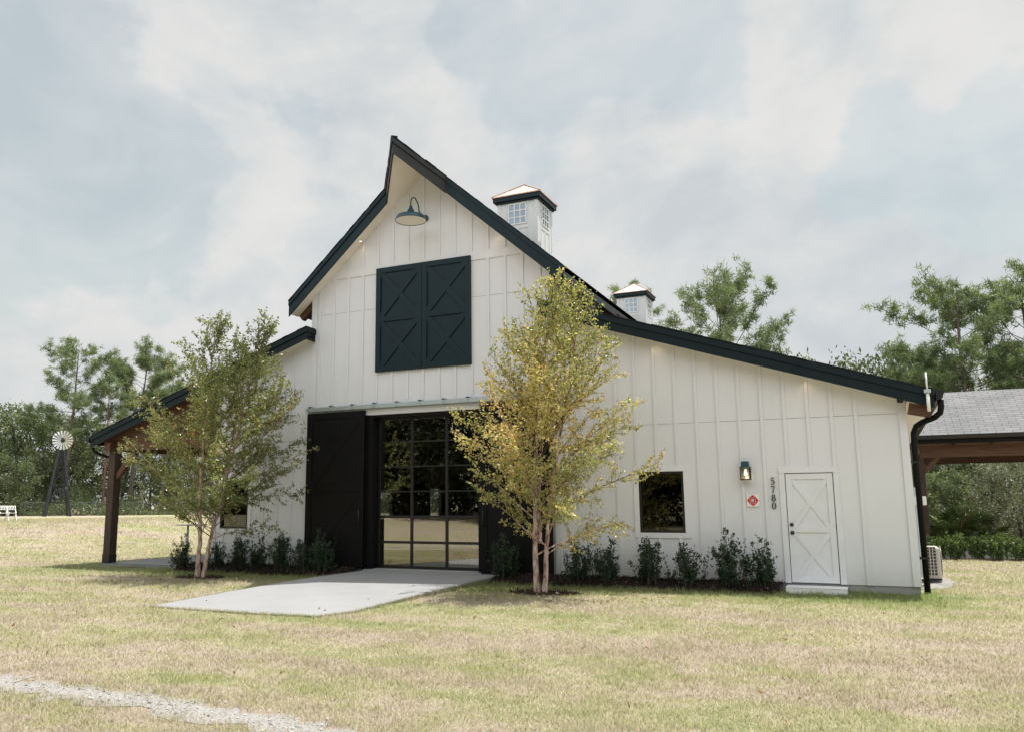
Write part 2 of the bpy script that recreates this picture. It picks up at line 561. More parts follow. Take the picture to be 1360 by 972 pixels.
M['bark_birch'] = bark_mat('birch_bark', [(0.32, (0.06, 0.04, 0.03)), (0.44, (0.24, 0.15, 0.115)), (0.52, (0.46, 0.35, 0.295)), (0.72, (0.66, 0.57, 0.51))])
M['bark_twig'] = bark_mat('birch_twig_bark', [(0.3, (0.05, 0.028, 0.018)), (0.7, (0.15, 0.09, 0.06))])
M['bark_pine'] = bark_mat('pine_bark', [(0.3, (0.075, 0.058, 0.048)), (0.7, (0.20, 0.165, 0.14))], (4, 4, 1.2))
M['bark_oak'] = bark_mat('oak_bark', [(0.3, (0.05, 0.042, 0.035)), (0.7, (0.13, 0.115, 0.10))], (4, 4, 1.2))
M['bark_red'] = bark_mat('red_pine_bark', [(0.3, (0.11, 0.06, 0.045)), (0.7, (0.24, 0.145, 0.11))], (4, 4, 1.2))

# ------------------------------------------------------------------ builders


def tag(o, label=None, cat=None, group=None, kind=None):
    if label:
        o['label'] = label
    if cat:
        o['category'] = cat
    if group:
        o['group'] = group
    if kind:
        o['kind'] = kind
    return o


def empty(name, loc, rz=0.0):
    o = bpy.data.objects.new(name, None)
    o.empty_display_size = 0.2
    o.location = loc
    o.rotation_euler = (0, 0, rz)
    COL.objects.link(o)
    return o


class MB:
    """collects solids and writes them out as ONE mesh object"""

    def __init__(self):
        self.v, self.f, self.mi, self.uv = [], [], [], {}

    def face(self, pts, mi=0, uv=None):
        b = len(self.v)
        self.v.extend([tuple(p) for p in pts])
        self.f.append(tuple(range(b, b + len(pts))))
        self.mi.append(mi)
        if uv:
            self.uv[len(self.f) - 1] = uv

    def solid(self, verts, faces, mi=0):
        b = len(self.v)
        self.v.extend([tuple(p) for p in verts])
        for f in faces:
            self.f.append(tuple(b + i for i in f))
            self.mi.append(mi)

    def box(self, x0, x1, y0, y1, z0, z1, mi=0):
        self.solid([(x0, y0, z0), (x1, y0, z0), (x1, y1, z0), (x0, y1, z0), (x0, y0, z1), (x1, y0, z1), (x1, y1, z1), (x0, y1, z1)],
                   [(0, 3, 2, 1), (4, 5, 6, 7), (0, 1, 5, 4), (1, 2, 6, 5), (2, 3, 7, 6), (3, 0, 4, 7)], mi)

    def prism(self, poly, y0, y1, mi=0, axis='Y'):
        """poly in XZ (axis Y), YZ (axis X) or XY (axis Z), pushed from y0 to y1"""
        n = len(poly)

        def P(p, t):
            return {'Y': (p[0], t, p[1]), 'X': (t, p[0], p[1]), 'Z': (p[0], p[1], t)}[axis]
        vs = [P(p, y0) for p in poly] + [P(p, y1) for p in poly]
        fs = [tuple(range(n)), tuple(range(2 * n - 1, n - 1, -1))]
        fs += [(i, n + i, n + (i + 1) % n, (i + 1) % n) for i in range(n)]
        self.solid(vs, fs, mi)

    def bar(self, a, b, w, h, up=(0, 0, 1), mi=0):
        """square-section timber from a to b: w across, h along up"""
        a, b = Vector(a), Vector(b)
        d = (b - a).normalized()
        u = Vector(up)
        s = d.cross(u)
        if s.length < 1e-5:
            s = d.cross(Vector((1, 0, 0)))
        s.normalize()
        u = s.cross(d).normalized()
        s, u = s * w / 2, u * h / 2
        vs = [a - s - u, a + s - u, a + s + u, a - s + u, b - s - u, b + s - u, b + s + u, b - s + u]
        self.solid(vs, [(0, 3, 2, 1), (4, 5, 6, 7), (0, 1, 5, 4), (1, 2, 6, 5), (2, 3, 7, 6), (3, 0, 4, 7)], mi)

    def tube(self, pts, rad, k=8, mi=0, cap=True):
        pts = [Vector(p) for p in pts]
        n = len(pts)
        if isinstance(rad, (int, float)):
            rad = [rad] * n
        ring = []
        nrm = None
        for i in range(n):
            d = (pts[min(i + 1, n - 1)] - pts[max(i - 1, 0)]).normalized()
            if nrm is None:
                nrm = d.orthogonal().normalized()
            nrm = (nrm - d * nrm.dot(d))
            nrm = nrm.normalized() if nrm.length > 1e-6 else d.orthogonal().normalized()
            bn = d.cross(nrm)
            ring.append([pts[i] + (nrm * math.cos(2 * math.pi * j / k) + bn * math.sin(2 * math.pi * j / k)) * rad[i] for j in range(k)])
        b = len(self.v)
        for r in ring:
            self.v.extend([tuple(p) for p in r])
        for i in range(n - 1):
            for j in range(k):
                self.f.append((b + i * k + j, b + i * k + (j + 1) % k, b + (i + 1) * k + (j + 1) % k, b + (i + 1) * k + j))
                self.mi.append(mi)
        if cap:
            self.f.append(tuple(b + j for j in range(k - 1, -1, -1)))
            self.mi.append(mi)
            self.f.append(tuple(b + (n - 1) * k + j for j in range(k)))
            self.mi.append(mi)

    def lathe(self, prof, c, k=24, mi=0, axis='Z', cap=True):
        b = len(self.v)
        for r, h in prof:
            for j in range(k):
                a = 2 * math.pi * j / k
                if axis == 'Z':
                    self.v.append((c[0] + r * math.cos(a), c[1] + r * math.sin(a), c[2] + h))
                elif axis == 'Y':
                    self.v.append((c[0] + r * math.cos(a), c[1] + h, c[2] + r * math.sin(a)))
                else:
                    self.v.append((c[0] + h, c[1] + r * math.cos(a), c[2] + r * math.sin(a)))
        for i in range(len(prof) - 1):
            for j in range(k):
                self.f.append((b + i * k + j, b + i * k + (j + 1) % k, b + (i + 1) * k + (j + 1) % k, b + (i + 1) * k + j))
                self.mi.append(mi)
        for i, rev in ((0, True), (len(prof) - 1, False)):
            if cap and prof[i][0] > 1e-4:
                idx = [b + i * k + j for j in range(k)]
                self.f.append(tuple(idx[::-1] if rev else idx))
                self.mi.append(mi)

    def build(self, name, mats, parent=None, bevel=0.0, smooth=False):
        me = bpy.data.meshes.new(name)
        me.from_pydata(self.v, [], self.f)
        mats = mats if isinstance(mats, (list, tuple)) else [mats]
        for m in mats:
            me.materials.append(m)
        me.polygons.foreach_set('material_index', self.mi)
        if self.uv:
            uvl = me.uv_layers.new(name='UVMap')
            for fi, uv in self.uv.items():
                for li, c in zip(me.polygons[fi].loop_indices, uv):
                    uvl.data[li].uv = c
        if smooth:
            me.polygons.foreach_set('use_smooth', [True] * len(me.polygons))
        me.update()
        o = bpy.data.objects.new(name, me)
        COL.objects.link(o)
        if bevel:
            bv = o.modifiers.new('edge_wear', 'BEVEL')
            bv.width = bevel
            bv.segments = 2
            bv.limit_method = 'ANGLE'
        if parent is not None:
            o.parent = parent
            o.matrix_parent_inverse = parent_inverse(parent)
        return o


def parent_inverse(p):
    m = Matrix.Identity(4)
    q = p
    chain = []
    while q is not None:
        chain.append(q)
        q = q.parent
    for q in reversed(chain):
        m = m @ (q.matrix_parent_inverse @ Matrix.LocRotScale(q.location, q.rotation_euler, q.scale) if q.parent else Matrix.LocRotScale(q.location, q.rotation_euler, q.scale))
    return m.inverted()


def mesh_np(name, verts, faces, mat, tint=None, parent=None, smooth=False):
    verts = np.asarray(verts, np.float32)
    faces = np.asarray(faces, np.int32)
    k = faces.shape[1]
    me = bpy.data.meshes.new(name)
    me.vertices.add(len(verts))
    me.vertices.foreach_set('co', verts.ravel())
    me.loops.add(faces.size)
    me.loops.foreach_set('vertex_index', faces.ravel())
    me.polygons.add(len(faces))
    me.polygons.foreach_set('loop_start', np.arange(0, faces.size, k, dtype=np.int32))
    me.polygons.foreach_set('loop_total', np.full(len(faces), k, np.int32))
    if smooth:
        me.polygons.foreach_set('use_smooth', np.ones(len(faces), bool))
    me.update(calc_edges=True)
    me.materials.append(mat)
    if tint is not None:
        a = me.attributes.new('tint', 'FLOAT', 'POINT')
        a.data.foreach_set('value', np.asarray(tint, np.float32))
    o = bpy.data.objects.new(name, me)
    COL.objects.link(o)
    if parent is not None:
        o.parent = parent
        o.matrix_parent_inverse = parent_inverse(parent)
    return o


def smooth01(a, b, x):
    t = np.clip((np.asarray(x, float) - a) / (b - a), 0, 1)
    return t * t * (3 - 2 * t)


def ground_z(x, y):
    x, y = np.asarray(x, float), np.asarray(y, float)
    d = np.hypot(x - CAM.x, y - CAM.y)
    w = smooth01(24, 54, d) * smooth01(-10, -27, x)
    return -0.15 + 0.85 * w + 0.02 * np.sin(x * 0.35 + 1.3) * np.sin(y * 0.28) * smooth01(0, 3, np.hypot(np.clip(np.abs(x) - 11, 0, 99), np.clip(np.abs(y - 13) - 15, 0, 99)))


# ------------------------------------------------------------------ ground, drive, track, beds
ax = np.unique(np.concatenate([np.linspace(-900, -110, 20), np.linspace(-110, 60, 171), np.linspace(60, 900, 20)]))
ay = np.unique(np.concatenate([np.linspace(-900, -60, 18), np.linspace(-60, 110, 171), np.linspace(110, 900, 20)]))
gx, gy = np.meshgrid(ax, ay)
gz = ground_z(gx, gy)
nx, ny = len(ax), len(ay)
ii = (np.arange(ny - 1)[:, None] * nx + np.arange(nx - 1)[None, :]).ravel()
ground = mesh_np('ground', np.c_[gx.ravel(), gy.ravel(), gz.ravel()], np.c_[ii, ii + 1, ii + nx + 1, ii + nx], M['lawn'], smooth=True)
tag(ground, kind='structure')

DRIVE = [(-1.52, -0.02), (1.98, -0.02), (2.0, -3.6), (2.06, -6.0), (1.86, -6.62), (0.7, -6.72), (-1.42, -6.70), (-1.60, -4.6), (-1.70, -2.1)]


def slab_mesh(name, poly, ztop, zbot, mat, kind='structure', bevel=0.012):
    mb = MB()
    n = len(poly)
    zt = ztop if callable(ztop) else (lambda x, y: ztop)
    top = [(x, y, zt(x, y)) for x, y in poly]
    bot = [(x, y, zbot) for x, y in poly]
    mb.solid(top + bot, [tuple(range(n)) if area2(poly) > 0 else tuple(range(n - 1, -1, -1))] + [(i, (i + 1) % n, n + (i + 1) % n, n + i) for i in range(n)])
    o = mb.build(name, mat, None, bevel)
    tag(o, kind=kind)
    return o


def area2(p):
    return sum(p[i][0] * p[(i + 1) % len(p)][1] - p[(i + 1) % len(p)][0] * p[i][1] for i in range(len(p)))


drive = slab_mesh('driveway', DRIVE, lambda x, y: -0.03 + 0.0160 * y, -0.4, M['slab'])
PORCH = [(-10.05, -0.14), (-6.27, -0.14), (-6.27, 27.0), (-10.05, 27.0)]
slab_mesh('porch_slab', PORCH, -0.07, -0.4, M['slab'])
ACPAD = [(10.10, 1.2), (10.40, 1.3), (10.66, 2.0), (10.78, 3.0), (10.72, 3.9), (10.12, 4.2)]


def ribbon(name, line, width, z, mat, seed=1, kind='structure', jag=0.09):
    rg = np.random.default_rng(seed)
    P = np.array(line, float)
    seg = np.r_[0, np.cumsum(np.hypot(*np.diff(P, axis=0).T))]
    s = np.arange(0, seg[-1], 0.15)
    X, Y = np.interp(s, seg, P[:, 0]), np.interp(s, seg, P[:, 1])
    for _ in range(30):
        X[1:-1] = (X[:-2] + X[1:-1] + X[2:]) / 3
        Y[1:-1] = (Y[:-2] + Y[1:-1] + Y[2:]) / 3
    tx, ty = np.gradient(X), np.gradient(Y)
    L = np.hypot(tx, ty)
    nx_, ny_ = -ty / L, tx / L
    wl_ = width / 2 + rg.normal(0, jag, len(s))
    wr_ = width / 2 + rg.normal(0, jag, len(s))
    a = np.c_[X + nx_ * wl_, Y + ny_ * wl_]
    b = np.c_[X - nx_ * wr_, Y - ny_ * wr_]
    v = np.r_[np.c_[a, ground_z(a[:, 0], a[:, 1]) + z], np.c_[b, ground_z(b[:, 0], b[:, 1]) + z]]
    n = len(s)
    i = np.arange(n - 1)
    o = mesh_np(name, v, np.c_[i + n, i + n + 1, i + 1, i], mat)
    tag(o, kind=kind)
    return np.c_[X, Y]


TRACK = ribbon('gravel_track', [(-60, -5.6), (-28, -8.9), (-12, -10.7), (-2.0, -11.50), (2.1, -11.80), (4.0, -11.74), (5.2, -11.86), (6.3, -12.02), (7.6, -12.40), (9.4, -13.1), (13, -14.6), (22, -18.5), (40, -27)], 0.44, 0.006, M['gravel'], 3)


def blob(name, poly, z, mat, seed, jag=0.08, step=0.12):
    """flat bed with a ragged edge"""
    rg = np.random.default_rng(seed)
    P = np.array(poly + [poly[0]], float)
    seg = np.r_[0, np.cumsum(np.hypot(*np.diff(P, axis=0).T))]
    s = np.arange(0, seg[-1], step)
    X = np.interp(s, seg, P[:, 0]) + rg.normal(0, jag, len(s))
    Y = np.interp(s, seg, P[:, 1]) + rg.normal(0, jag, len(s))
    mb = MB()
    zf = z if callable(z) else (lambda x, y: z)
    # fan from the middle so that a bed may rise towards the wall
    cx_, cy_ = float(X.mean()), float(Y.mean())
    for i in range(len(X)):
        j = (i + 1) % len(X)
        mb.face([(X[i], Y[i], zf(X[i], Y[i])), (X[j], Y[j], zf(X[j], Y[j])), (cx_, cy_, zf(cx_, cy_))])
    o = mb.build(name, mat)
    tag(o, kind='structure')
    return o


blob('gravel_patch', ACPAD, -0.142, M['gravel'], 31, 0.05)


def circle(cx, cy, rx, ry, n=24):
    return [(cx + rx * math.cos(2 * math.pi * i / n), cy + ry * math.sin(2 * math.pi * i / n)) for i in range(n)]


B1, B2 = (-4.66, -2.12), (3.69, -2.20)
BEDS = [[(-7.2, -0.2), (-6.5, -1.0), (-1.75, -1.05), (-1.7, -0.03), (-6.2, -0.03)], [(2.03, -0.03), (2.05, -1.0), (7.72, -0.95), (7.8, -0.03)],
        circle(B1[0], B1[1], 0.62, 0.42), circle(B2[0] + 0.1, B2[1], 0.70, 0.42)]


def bed_z(y):
    return -0.145 + 0.155 * smooth01(-0.95, -0.25, y)


for i, bed in enumerate(BEDS):
    blob('mulch_bed', bed, (lambda x, y: bed_z(y)) if i < 2 else -0.142 + 0.001 * i, M['mulch'], 20 + i, 0.05)
# loose wood chips on the beds
rg = np.random.default_rng(5)
cv, cf, ct = [], [], []


def in_poly(px, py, poly):
    r = np.zeros(len(px), bool)
    n = len(poly)
    for i in range(n):
        x0, y0 = poly[i]
        x1, y1 = poly[(i + 1) % n]
        c = ((y0 > py) != (y1 > py)) & (px < (x1 - x0) * (py - y0) / (y1 - y0 + 1e-12) + x0)
        r ^= c
    return r


def leaf_quads(P, size, aspect, rg, up_bias=0.0, fold=0.25, droop=0.0):
    """one folded lozenge per point: 4 verts, 2 triangles"""
    n = len(P)
    d = rg.normal(size=(n, 3))
    d[:, 2] += up_bias - droop
    d /= np.linalg.norm(d, axis=1)[:, None] + 1e-9
    r = rg.normal(size=(n, 3))
    s = np.cross(d, r)
    s /= np.linalg.norm(s, axis=1)[:, None] + 1e-9
    nn = np.cross(s, d)
    L = size * rg.uniform(0.65, 1.35, n)
    W = L * aspect
    base = P
    tip = P + d * L[:, None]
    mid = P + d * (L * 0.45)[:, None]
    a = mid + s * (W / 2)[:, None] + nn * (W * fold)[:, None]
    b = mid - s * (W / 2)[:, None] + nn * (W * fold)[:, None]
    v = np.stack([base, a, tip, b], 1).reshape(-1, 3)
    i = np.arange(n) * 4
    f = np.stack([np.c_[i, i + 1, i + 2], np.c_[i, i + 2, i + 3]], 1).reshape(-1, 3)
    return v, f


cp = []
for bed in BEDS:
    xs, ys = [q[0] for q in bed], [q[1] for q in bed]
    k = int(900 * (max(xs) - min(xs)) * (max(ys) - min(ys)))
    px, py = rg.uniform(min(xs), max(xs), k), rg.uniform(min(ys), max(ys), k)
    ok = in_poly(px, py, bed)
    cp.append(np.c_[px[ok], py[ok], (bed_z(py[ok]) if bed in BEDS[:2] else -0.138) + rg.uniform(0, 0.02, ok.sum())])
cp = np.concatenate(cp)
v, f = leaf_quads(cp, 0.05, 0.4, rg)
M['chip'] = leaf_mat('wood_chip', [(0.0, (0.014, 0.010, 0.008)), (0.8, (0.048, 0.032, 0.024)), (0.97, (0.13, 0.09, 0.07)), (1.0, (0.38, 0.30, 0.22))], 0.0, 0.9)
tag(mesh_np('mulch_chips', v, f, M['chip'], np.repeat(rg.uniform(0, 1, len(cp)), 4)), kind='stuff')

# ------------------------------------------------------------------ grass blades (one mesh, nobody could count them)
rg = np.random.default_rng(11)
N = 1300000
th = rg.uniform(math.radians(-25.7 - 37), math.radians(-25.7 + 42), N)
dd = np.exp(rg.uniform(math.log(4.2), math.log(62), N))
bx, by = CAM.x + dd * np.sin(th), CAM.y + dd * np.cos(th)
keep = ~((bx > -9.45) & (bx < 10.1) & (by > -0.02))
for poly in (DRIVE, PORCH, ACPAD, BEDS[2], BEDS[3], [(7.82, -0.6), (8.9, -0.6), (8.9, 0), (7.82, 0)]):
    mx, my = np.mean([q[0] for q in poly]), np.mean([q[1] for q in poly])
    keep &= ~in_poly(bx, by, [(mx + (x - mx) * 0.985, my + (y - my) * 0.992) for x, y in poly])
for poly in BEDS[:2]:
    keep &= ~(in_poly(bx, by, poly) & (rg.uniform(0, 1, N) < 0.985))
dt = np.abs(by - np.interp(bx, TRACK[:, 0], TRACK[:, 1]))
keep &= ~((dt < 0.17 + rg.normal(0, 0.07, N)) & (rg.uniform(0, 1, N) < 0.95))
bx, by, dd = bx[keep], by[keep], dd[keep]
n = len(bx)
bz = ground_z(bx, by)
h = 0.020 * (1 + dd / 22) * rg.uniform(0.4, 1.5, n)
w = 0.0019 * (1 + dd / 8) * rg.uniform(0.7, 1.3, n)
near_wall = smooth01(-3.2, -0.6, by) * (by < 0.5) * (bx > -7) * (bx < 10.3)
edge = np.zeros(n)
# the sward grows in clumps: a coarse and a fine patch field
def field(x, y, cell, seed):
    r_ = np.random.default_rng(seed)
    g_ = r_.uniform(0, 1, (512, 512))
    u, v_ = x / cell + 200.3, y / cell + 200.7
    i, j = np.floor(u).astype(int), np.floor(v_).astype(int)
    fu, fv = u - i, v_ - j
    fu, fv = fu * fu * (3 - 2 * fu), fv * fv * (3 - 2 * fv)
    i, j = i % 511, j % 511
    return (g_[i, j] * (1 - fu) + g_[i + 1, j] * fu) * (1 - fv) + (g_[i, j + 1] * (1 - fu) + g_[i + 1, j + 1] * fu) * fv


clump = 0.5 * field(bx, by, 0.16, 7) + 0.5 * field(bx, by, 0.62, 8)
h *= 0.45 + 1.25 * clump ** 1.3
h *= 1 + 0.9 * near_wall
az = rg.uniform(0, 2 * math.pi, n)
lean = rg.uniform(0.2, 1.5, n) * h
sx, sy = np.cos(az) * w, np.sin(az) * w
la = rg.uniform(0, 2 * math.pi, n)
V = np.empty((n, 3, 3), np.float32)
V[:, 0] = np.c_[bx - sx, by - sy, bz - 0.004]
V[:, 1] = np.c_[bx + sx, by + sy, bz - 0.004]
V[:, 2] = np.c_[bx + np.cos(la) * lean, by + np.sin(la) * lean, bz + h]
tn = np.clip(rg.uniform(0, 0.72, n) + 0.55 * (clump - 0.5) + 0.75 * near_wall * rg.uniform(0.4, 1, n), 0, 1)
tag(mesh_np('lawn_grass', V.reshape(-1, 3), np.arange(3 * n).reshape(-1, 3), M['blade'], np.repeat(tn, 3)), kind='stuff')
# longer grass left by the mower along the edges of the concrete
EP = np.array(DRIVE[1:] + [DRIVE[0]], float)
seg = np.r_[0, np.cumsum(np.hypot(*np.diff(EP, axis=0).T))]
m_ = 5200
s_ = rg.uniform(0.9, seg[-1] - 0.9, m_)
ex, ey = np.interp(s_, seg, EP[:, 0]) + rg.normal(0, 0.022, m_), np.interp(s_, seg, EP[:, 1]) + rg.normal(0, 0.022, m_)
hh = rg.uniform(0.008, 0.038, m_)
az, la = rg.uniform(0, 6.28, m_), rg.uniform(0, 6.28, m_)
V = np.empty((m_, 3, 3), np.float32)
ez = np.full(m_, -0.15)
V[:, 0] = np.c_[ex - np.cos(az) * 0.005, ey - np.sin(az) * 0.005, ez]
V[:, 1] = np.c_[ex + np.cos(az) * 0.005, ey + np.sin(az) * 0.005, ez]
V[:, 2] = np.c_[ex + np.cos(la) * hh * 0.8, ey + np.sin(la) * hh * 0.8, ez + 0.012 + hh + 0.085 * smooth01(-6.5, -1.0, ey)]
tag(mesh_np('edge_grass', V.reshape(-1, 3), np.arange(3 * m_).reshape(-1, 3), M['blade'], np.repeat(rg.uniform(0.0, 0.6, m_), 3)), kind='stuff')
# fallen leaves dropped under the trees and across the lawn
k = 330
lx = np.r_[rg.normal(B2[0] + 0.2, 1.4, 150), rg.normal(B1[0], 1.5, 100), rg.uniform(-6, 11, k - 250)]
ly = np.r_[rg.normal(B2[1] - 0.3, 0.8, 150), rg.normal(B1[1] - 0.4, 0.8, 100), rg.uniform(-11, -1, k - 250)]
v, f = leaf_quads(np.c_[lx, ly, ground_z(lx, ly) + 0.025], 0.06, 0.6, rg)
M['fallen'] = leaf_mat('fallen_leaf', [(0.0, (0.26, 0.15, 0.07)), (0.6, (0.42, 0.28, 0.14)), (1.0, (0.55, 0.44, 0.27))], 0.1, 0.8)
tag(mesh_np('fallen_leaves', v, f, M['fallen'], np.repeat(rg.uniform(0, 1, k), 4)), kind='stuff')
# stones on the gravel track
k = 1100
tx_ = rg.uniform(-14, 14, k)
ty_ = np.interp(tx_, TRACK[:, 0], TRACK[:, 1]) + np.clip(rg.normal(0, 0.13, k), -0.30, 0.30)
sv, sf = [], []
for i in range(k):
    r = rg.uniform(0.006, 0.016) * (1.5 if rg.uniform() < 0.06 else 1)
    c = np.array([tx_[i], ty_[i], float(ground_z(tx_[i], ty_[i])) + 0.006 + r * 0.3])
    o6 = np.array([(1, 0, 0), (0, 1, 0), (-1, 0, 0), (0, -1, 0), (0, 0, .7), (0, 0, -.7)]) * r * rg.uniform(0.7, 1.3, (6, 1))
    b = len(sv)
    sv.extend(c + o6)
    sf += [(b + a, b + (a + 1) % 4, b + 4) for a in range(4)] + [(b + (a + 1) % 4, b + a, b + 5) for a in range(4)]
M['pebble'] = leaf_mat('pebble', [(0.0, (0.10, 0.10, 0.095)), (0.15, (0.32, 0.31, 0.29)), (1.0, (0.55, 0.53, 0.50))], 0.0, 0.85)
tag(mesh_np('gravel_stones', sv, sf, M['pebble'], np.repeat(rg.uniform(0, 1, k), 6)), kind='stuff')

# ------------------------------------------------------------------ the barn
ZR, SR, XE, XP, YT = 9.877, 0.887, 3.68, 0.83, 1.50       # gable ridge, slope, eave reach, prow half width, prow reach
ZW, SW, XW = 5.909, 0.3316, 10.5                          # wing roof
CW, RW, LW = 3.22, 10.06, 6.25                            # centre half width, right wall, left wall
YF, YB = -0.40, 27.6                                      # roof edges front and back


def zc(x):
    return ZR - SR * abs(x)


def zw(x):
    return ZW - SW * (abs(x) - 3.08)


barn = empty('barn', (0, 0, 0))
tag(barn, 'white board-and-batten barn with dark teal roof edges, sliding doors and two copper-topped cupolas', 'barn')

WIN_R = (5.07, 5.98, 0.90, 2.12)
WIN_L = (-5.99, -5.09, 0.90, 2.12)
DOOR = (7.90, 8.75, 0.0, 2.04)
GAR = (-1.52, 1.52, 0.0, 3.62)
HOLES = [WIN_R, WIN_L, DOOR, GAR]


def wall_top(x):
    return zc(x) - 0.30 if abs(x) < CW else zw(x) - 0.22


fw = MB()
# boards: front sheets with fine gaps at the panel joints
joints = {'c': [6.238], 'w': [3.085]}
xs = sorted({-LW, -CW, 0.0, CW, RW} | {h[0] for h in HOLES} | {h[1] for h in HOLES})
for xa, xb in zip(xs[:-1], xs[1:]):
    xm = (xa + xb) / 2
    cen = abs(xm) < CW
    ta, tb = (zc(xa) - 0.3, zc(xb) - 0.3) if cen else (zw(xa) - 0.22, zw(xb) - 0.22)
    cuts = [(h[2], h[3]) for h in HOLES if h[0] <= xm <= h[1]]
    cuts += [(j - 0.004, j + 0.004) for j in joints['c' if cen else 'w'] if j < min(ta, tb)]
    cuts.sort()
    z = 0.0
    for c0, c1 in cuts:
        if c0 > z + 1e-4:
            fw.face([(xa, 0, z), (xb, 0, z), (xb, 0, c0), (xa, 0, c0)])
        z = max(z, c1)
    fw.face([(xa, 0, z), (xb, 0, z), (xb, 0, tb), (xa, 0, ta)])
    # backing and inner face
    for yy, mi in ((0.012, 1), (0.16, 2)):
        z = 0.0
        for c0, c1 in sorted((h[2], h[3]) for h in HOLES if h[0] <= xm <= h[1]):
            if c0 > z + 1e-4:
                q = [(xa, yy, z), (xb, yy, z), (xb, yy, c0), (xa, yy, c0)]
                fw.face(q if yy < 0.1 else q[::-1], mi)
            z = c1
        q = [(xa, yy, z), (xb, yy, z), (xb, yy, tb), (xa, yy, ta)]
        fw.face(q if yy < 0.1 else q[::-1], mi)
fw.face([(-LW, 0, 0), (RW, 0, 0), (RW, 0.16, 0), (-LW, 0.16, 0)][::-1], 0)

# battens
BW, BT = 0.031, 0.027
TR = 0.105                                                # casing width round openings
BAND = (7.12, 7.335)
LOFT = (-1.285, 1.285, 4.65, 7.235)


def batten(x):
    top = min(wall_top(x - BW), wall_top(x + BW)) - 0.01
    blocks = []
    for h in (WIN_R, WIN_L, DOOR):
        if h[0] - TR - BW < x < h[1] + TR + BW:
            blocks.append((h[2] - (TR if h is not DOOR else 9), h[3] + TR))
    if abs(x) < 3.22:
        blocks += [(-9, 3.93), BAND]
        if LOFT[0] - 0.04 < x < LOFT[1] + 0.04:
            blocks.append((LOFT[2], LOFT[3]))
    blocks.sort()
    z = 0.0
    for a, b in blocks + [(top, 99)]:
        if a > z + 0.03:
            fw.box(x - BW, x + BW, -BT, 0.001, z, min(a, top) - 0.001)
        z = max(z, b)


for k in range(-7, 8):
    batten(0.010 + 0.4265 * k)
for k in range(14):
    if 3.80 + 0.4166 * k < 9.85:
        batten(3.80 + 0.4166 * k)
for k in range(6):
    batten(-3.765 - 0.4265 * k)
# corner boards and the trim band
for x0, x1, t in ((-LW, -LW + 0.12, None), (RW - 0.13, RW, None)):
    fw.prism([(x0, 0.001), (x1, 0.001), (x1, wall_top(x1) - 0.02), (x0, wall_top(x0) - 0.02)], -0.030, 0.002)
for s in (-1, 1):
    a, b = (3.06, 3.225)
    fw.prism([(s * a, 3.93 if True else 0), (s * b, 3.93), (s * b, zc(b) - 0.34), (s * a, zc(a) - 0.34)], -0.026, 0.002)
    fw.prism([(s * 3.235, 0.001), (s * 3.33, 0.001), (s * 3.33, 3.93), (s * 3.235, 3.93)], -0.0235, 0.002)
fw.box(-3.05, LOFT[0] - 0.004, -0.024, 0.002, BAND[0], BAND[1])
fw.box(LOFT[1] + 0.004, 3.05, -0.024, 0.002, BAND[0], BAND[1])
fw.box(LOFT[0] - 0.003, LOFT[1] + 0.003, -0.0225, 0.002, LOFT[3] + 0.003, BAND[1])
front = fw.build('front_wall', [M['siding'], M['gap'], M['interior']], barn)

mb = MB()
mb.box(-LW + 0.02, RW - 0.02, 0.02, 27.2, -0.45, -0.001)
mb.build('foundation', M['found'], barn)
mb = MB()
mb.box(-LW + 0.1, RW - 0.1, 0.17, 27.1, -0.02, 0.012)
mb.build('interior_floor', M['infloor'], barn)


def side_wall(s, xo, holes):
    b = MB()
    xi = xo - s * 0.14
    top = zw(xo) - 0.2
    ys = sorted({0.001, 27.2} | {h[0] for h in holes} | {h[1] for h in holes})
    for ya, yb in zip(ys[:-1], ys[1:]):
        z = 0.0
        for h in [h for h in holes if h[0] <= (ya + yb) / 2 <= h[1]]:
            b.box(min(xo, xi), max(xo, xi), ya, yb, z, h[2])
            z = h[3]
        b.box(min(xo, xi), max(xo, xi), ya, yb, z, top)
    y = 0.5
    while y < 27:
        if not any(h[0] - 0.1 < y < h[1] + 0.1 for h in holes):
            b.box(min(xo, xo + s * 0.02), max(xo, xo + s * 0.02), y - 0.03, y + 0.03, 0.0, top - 0.02)
        y += 0.4166
    return b.build('side_wall', M['siding'], barn)


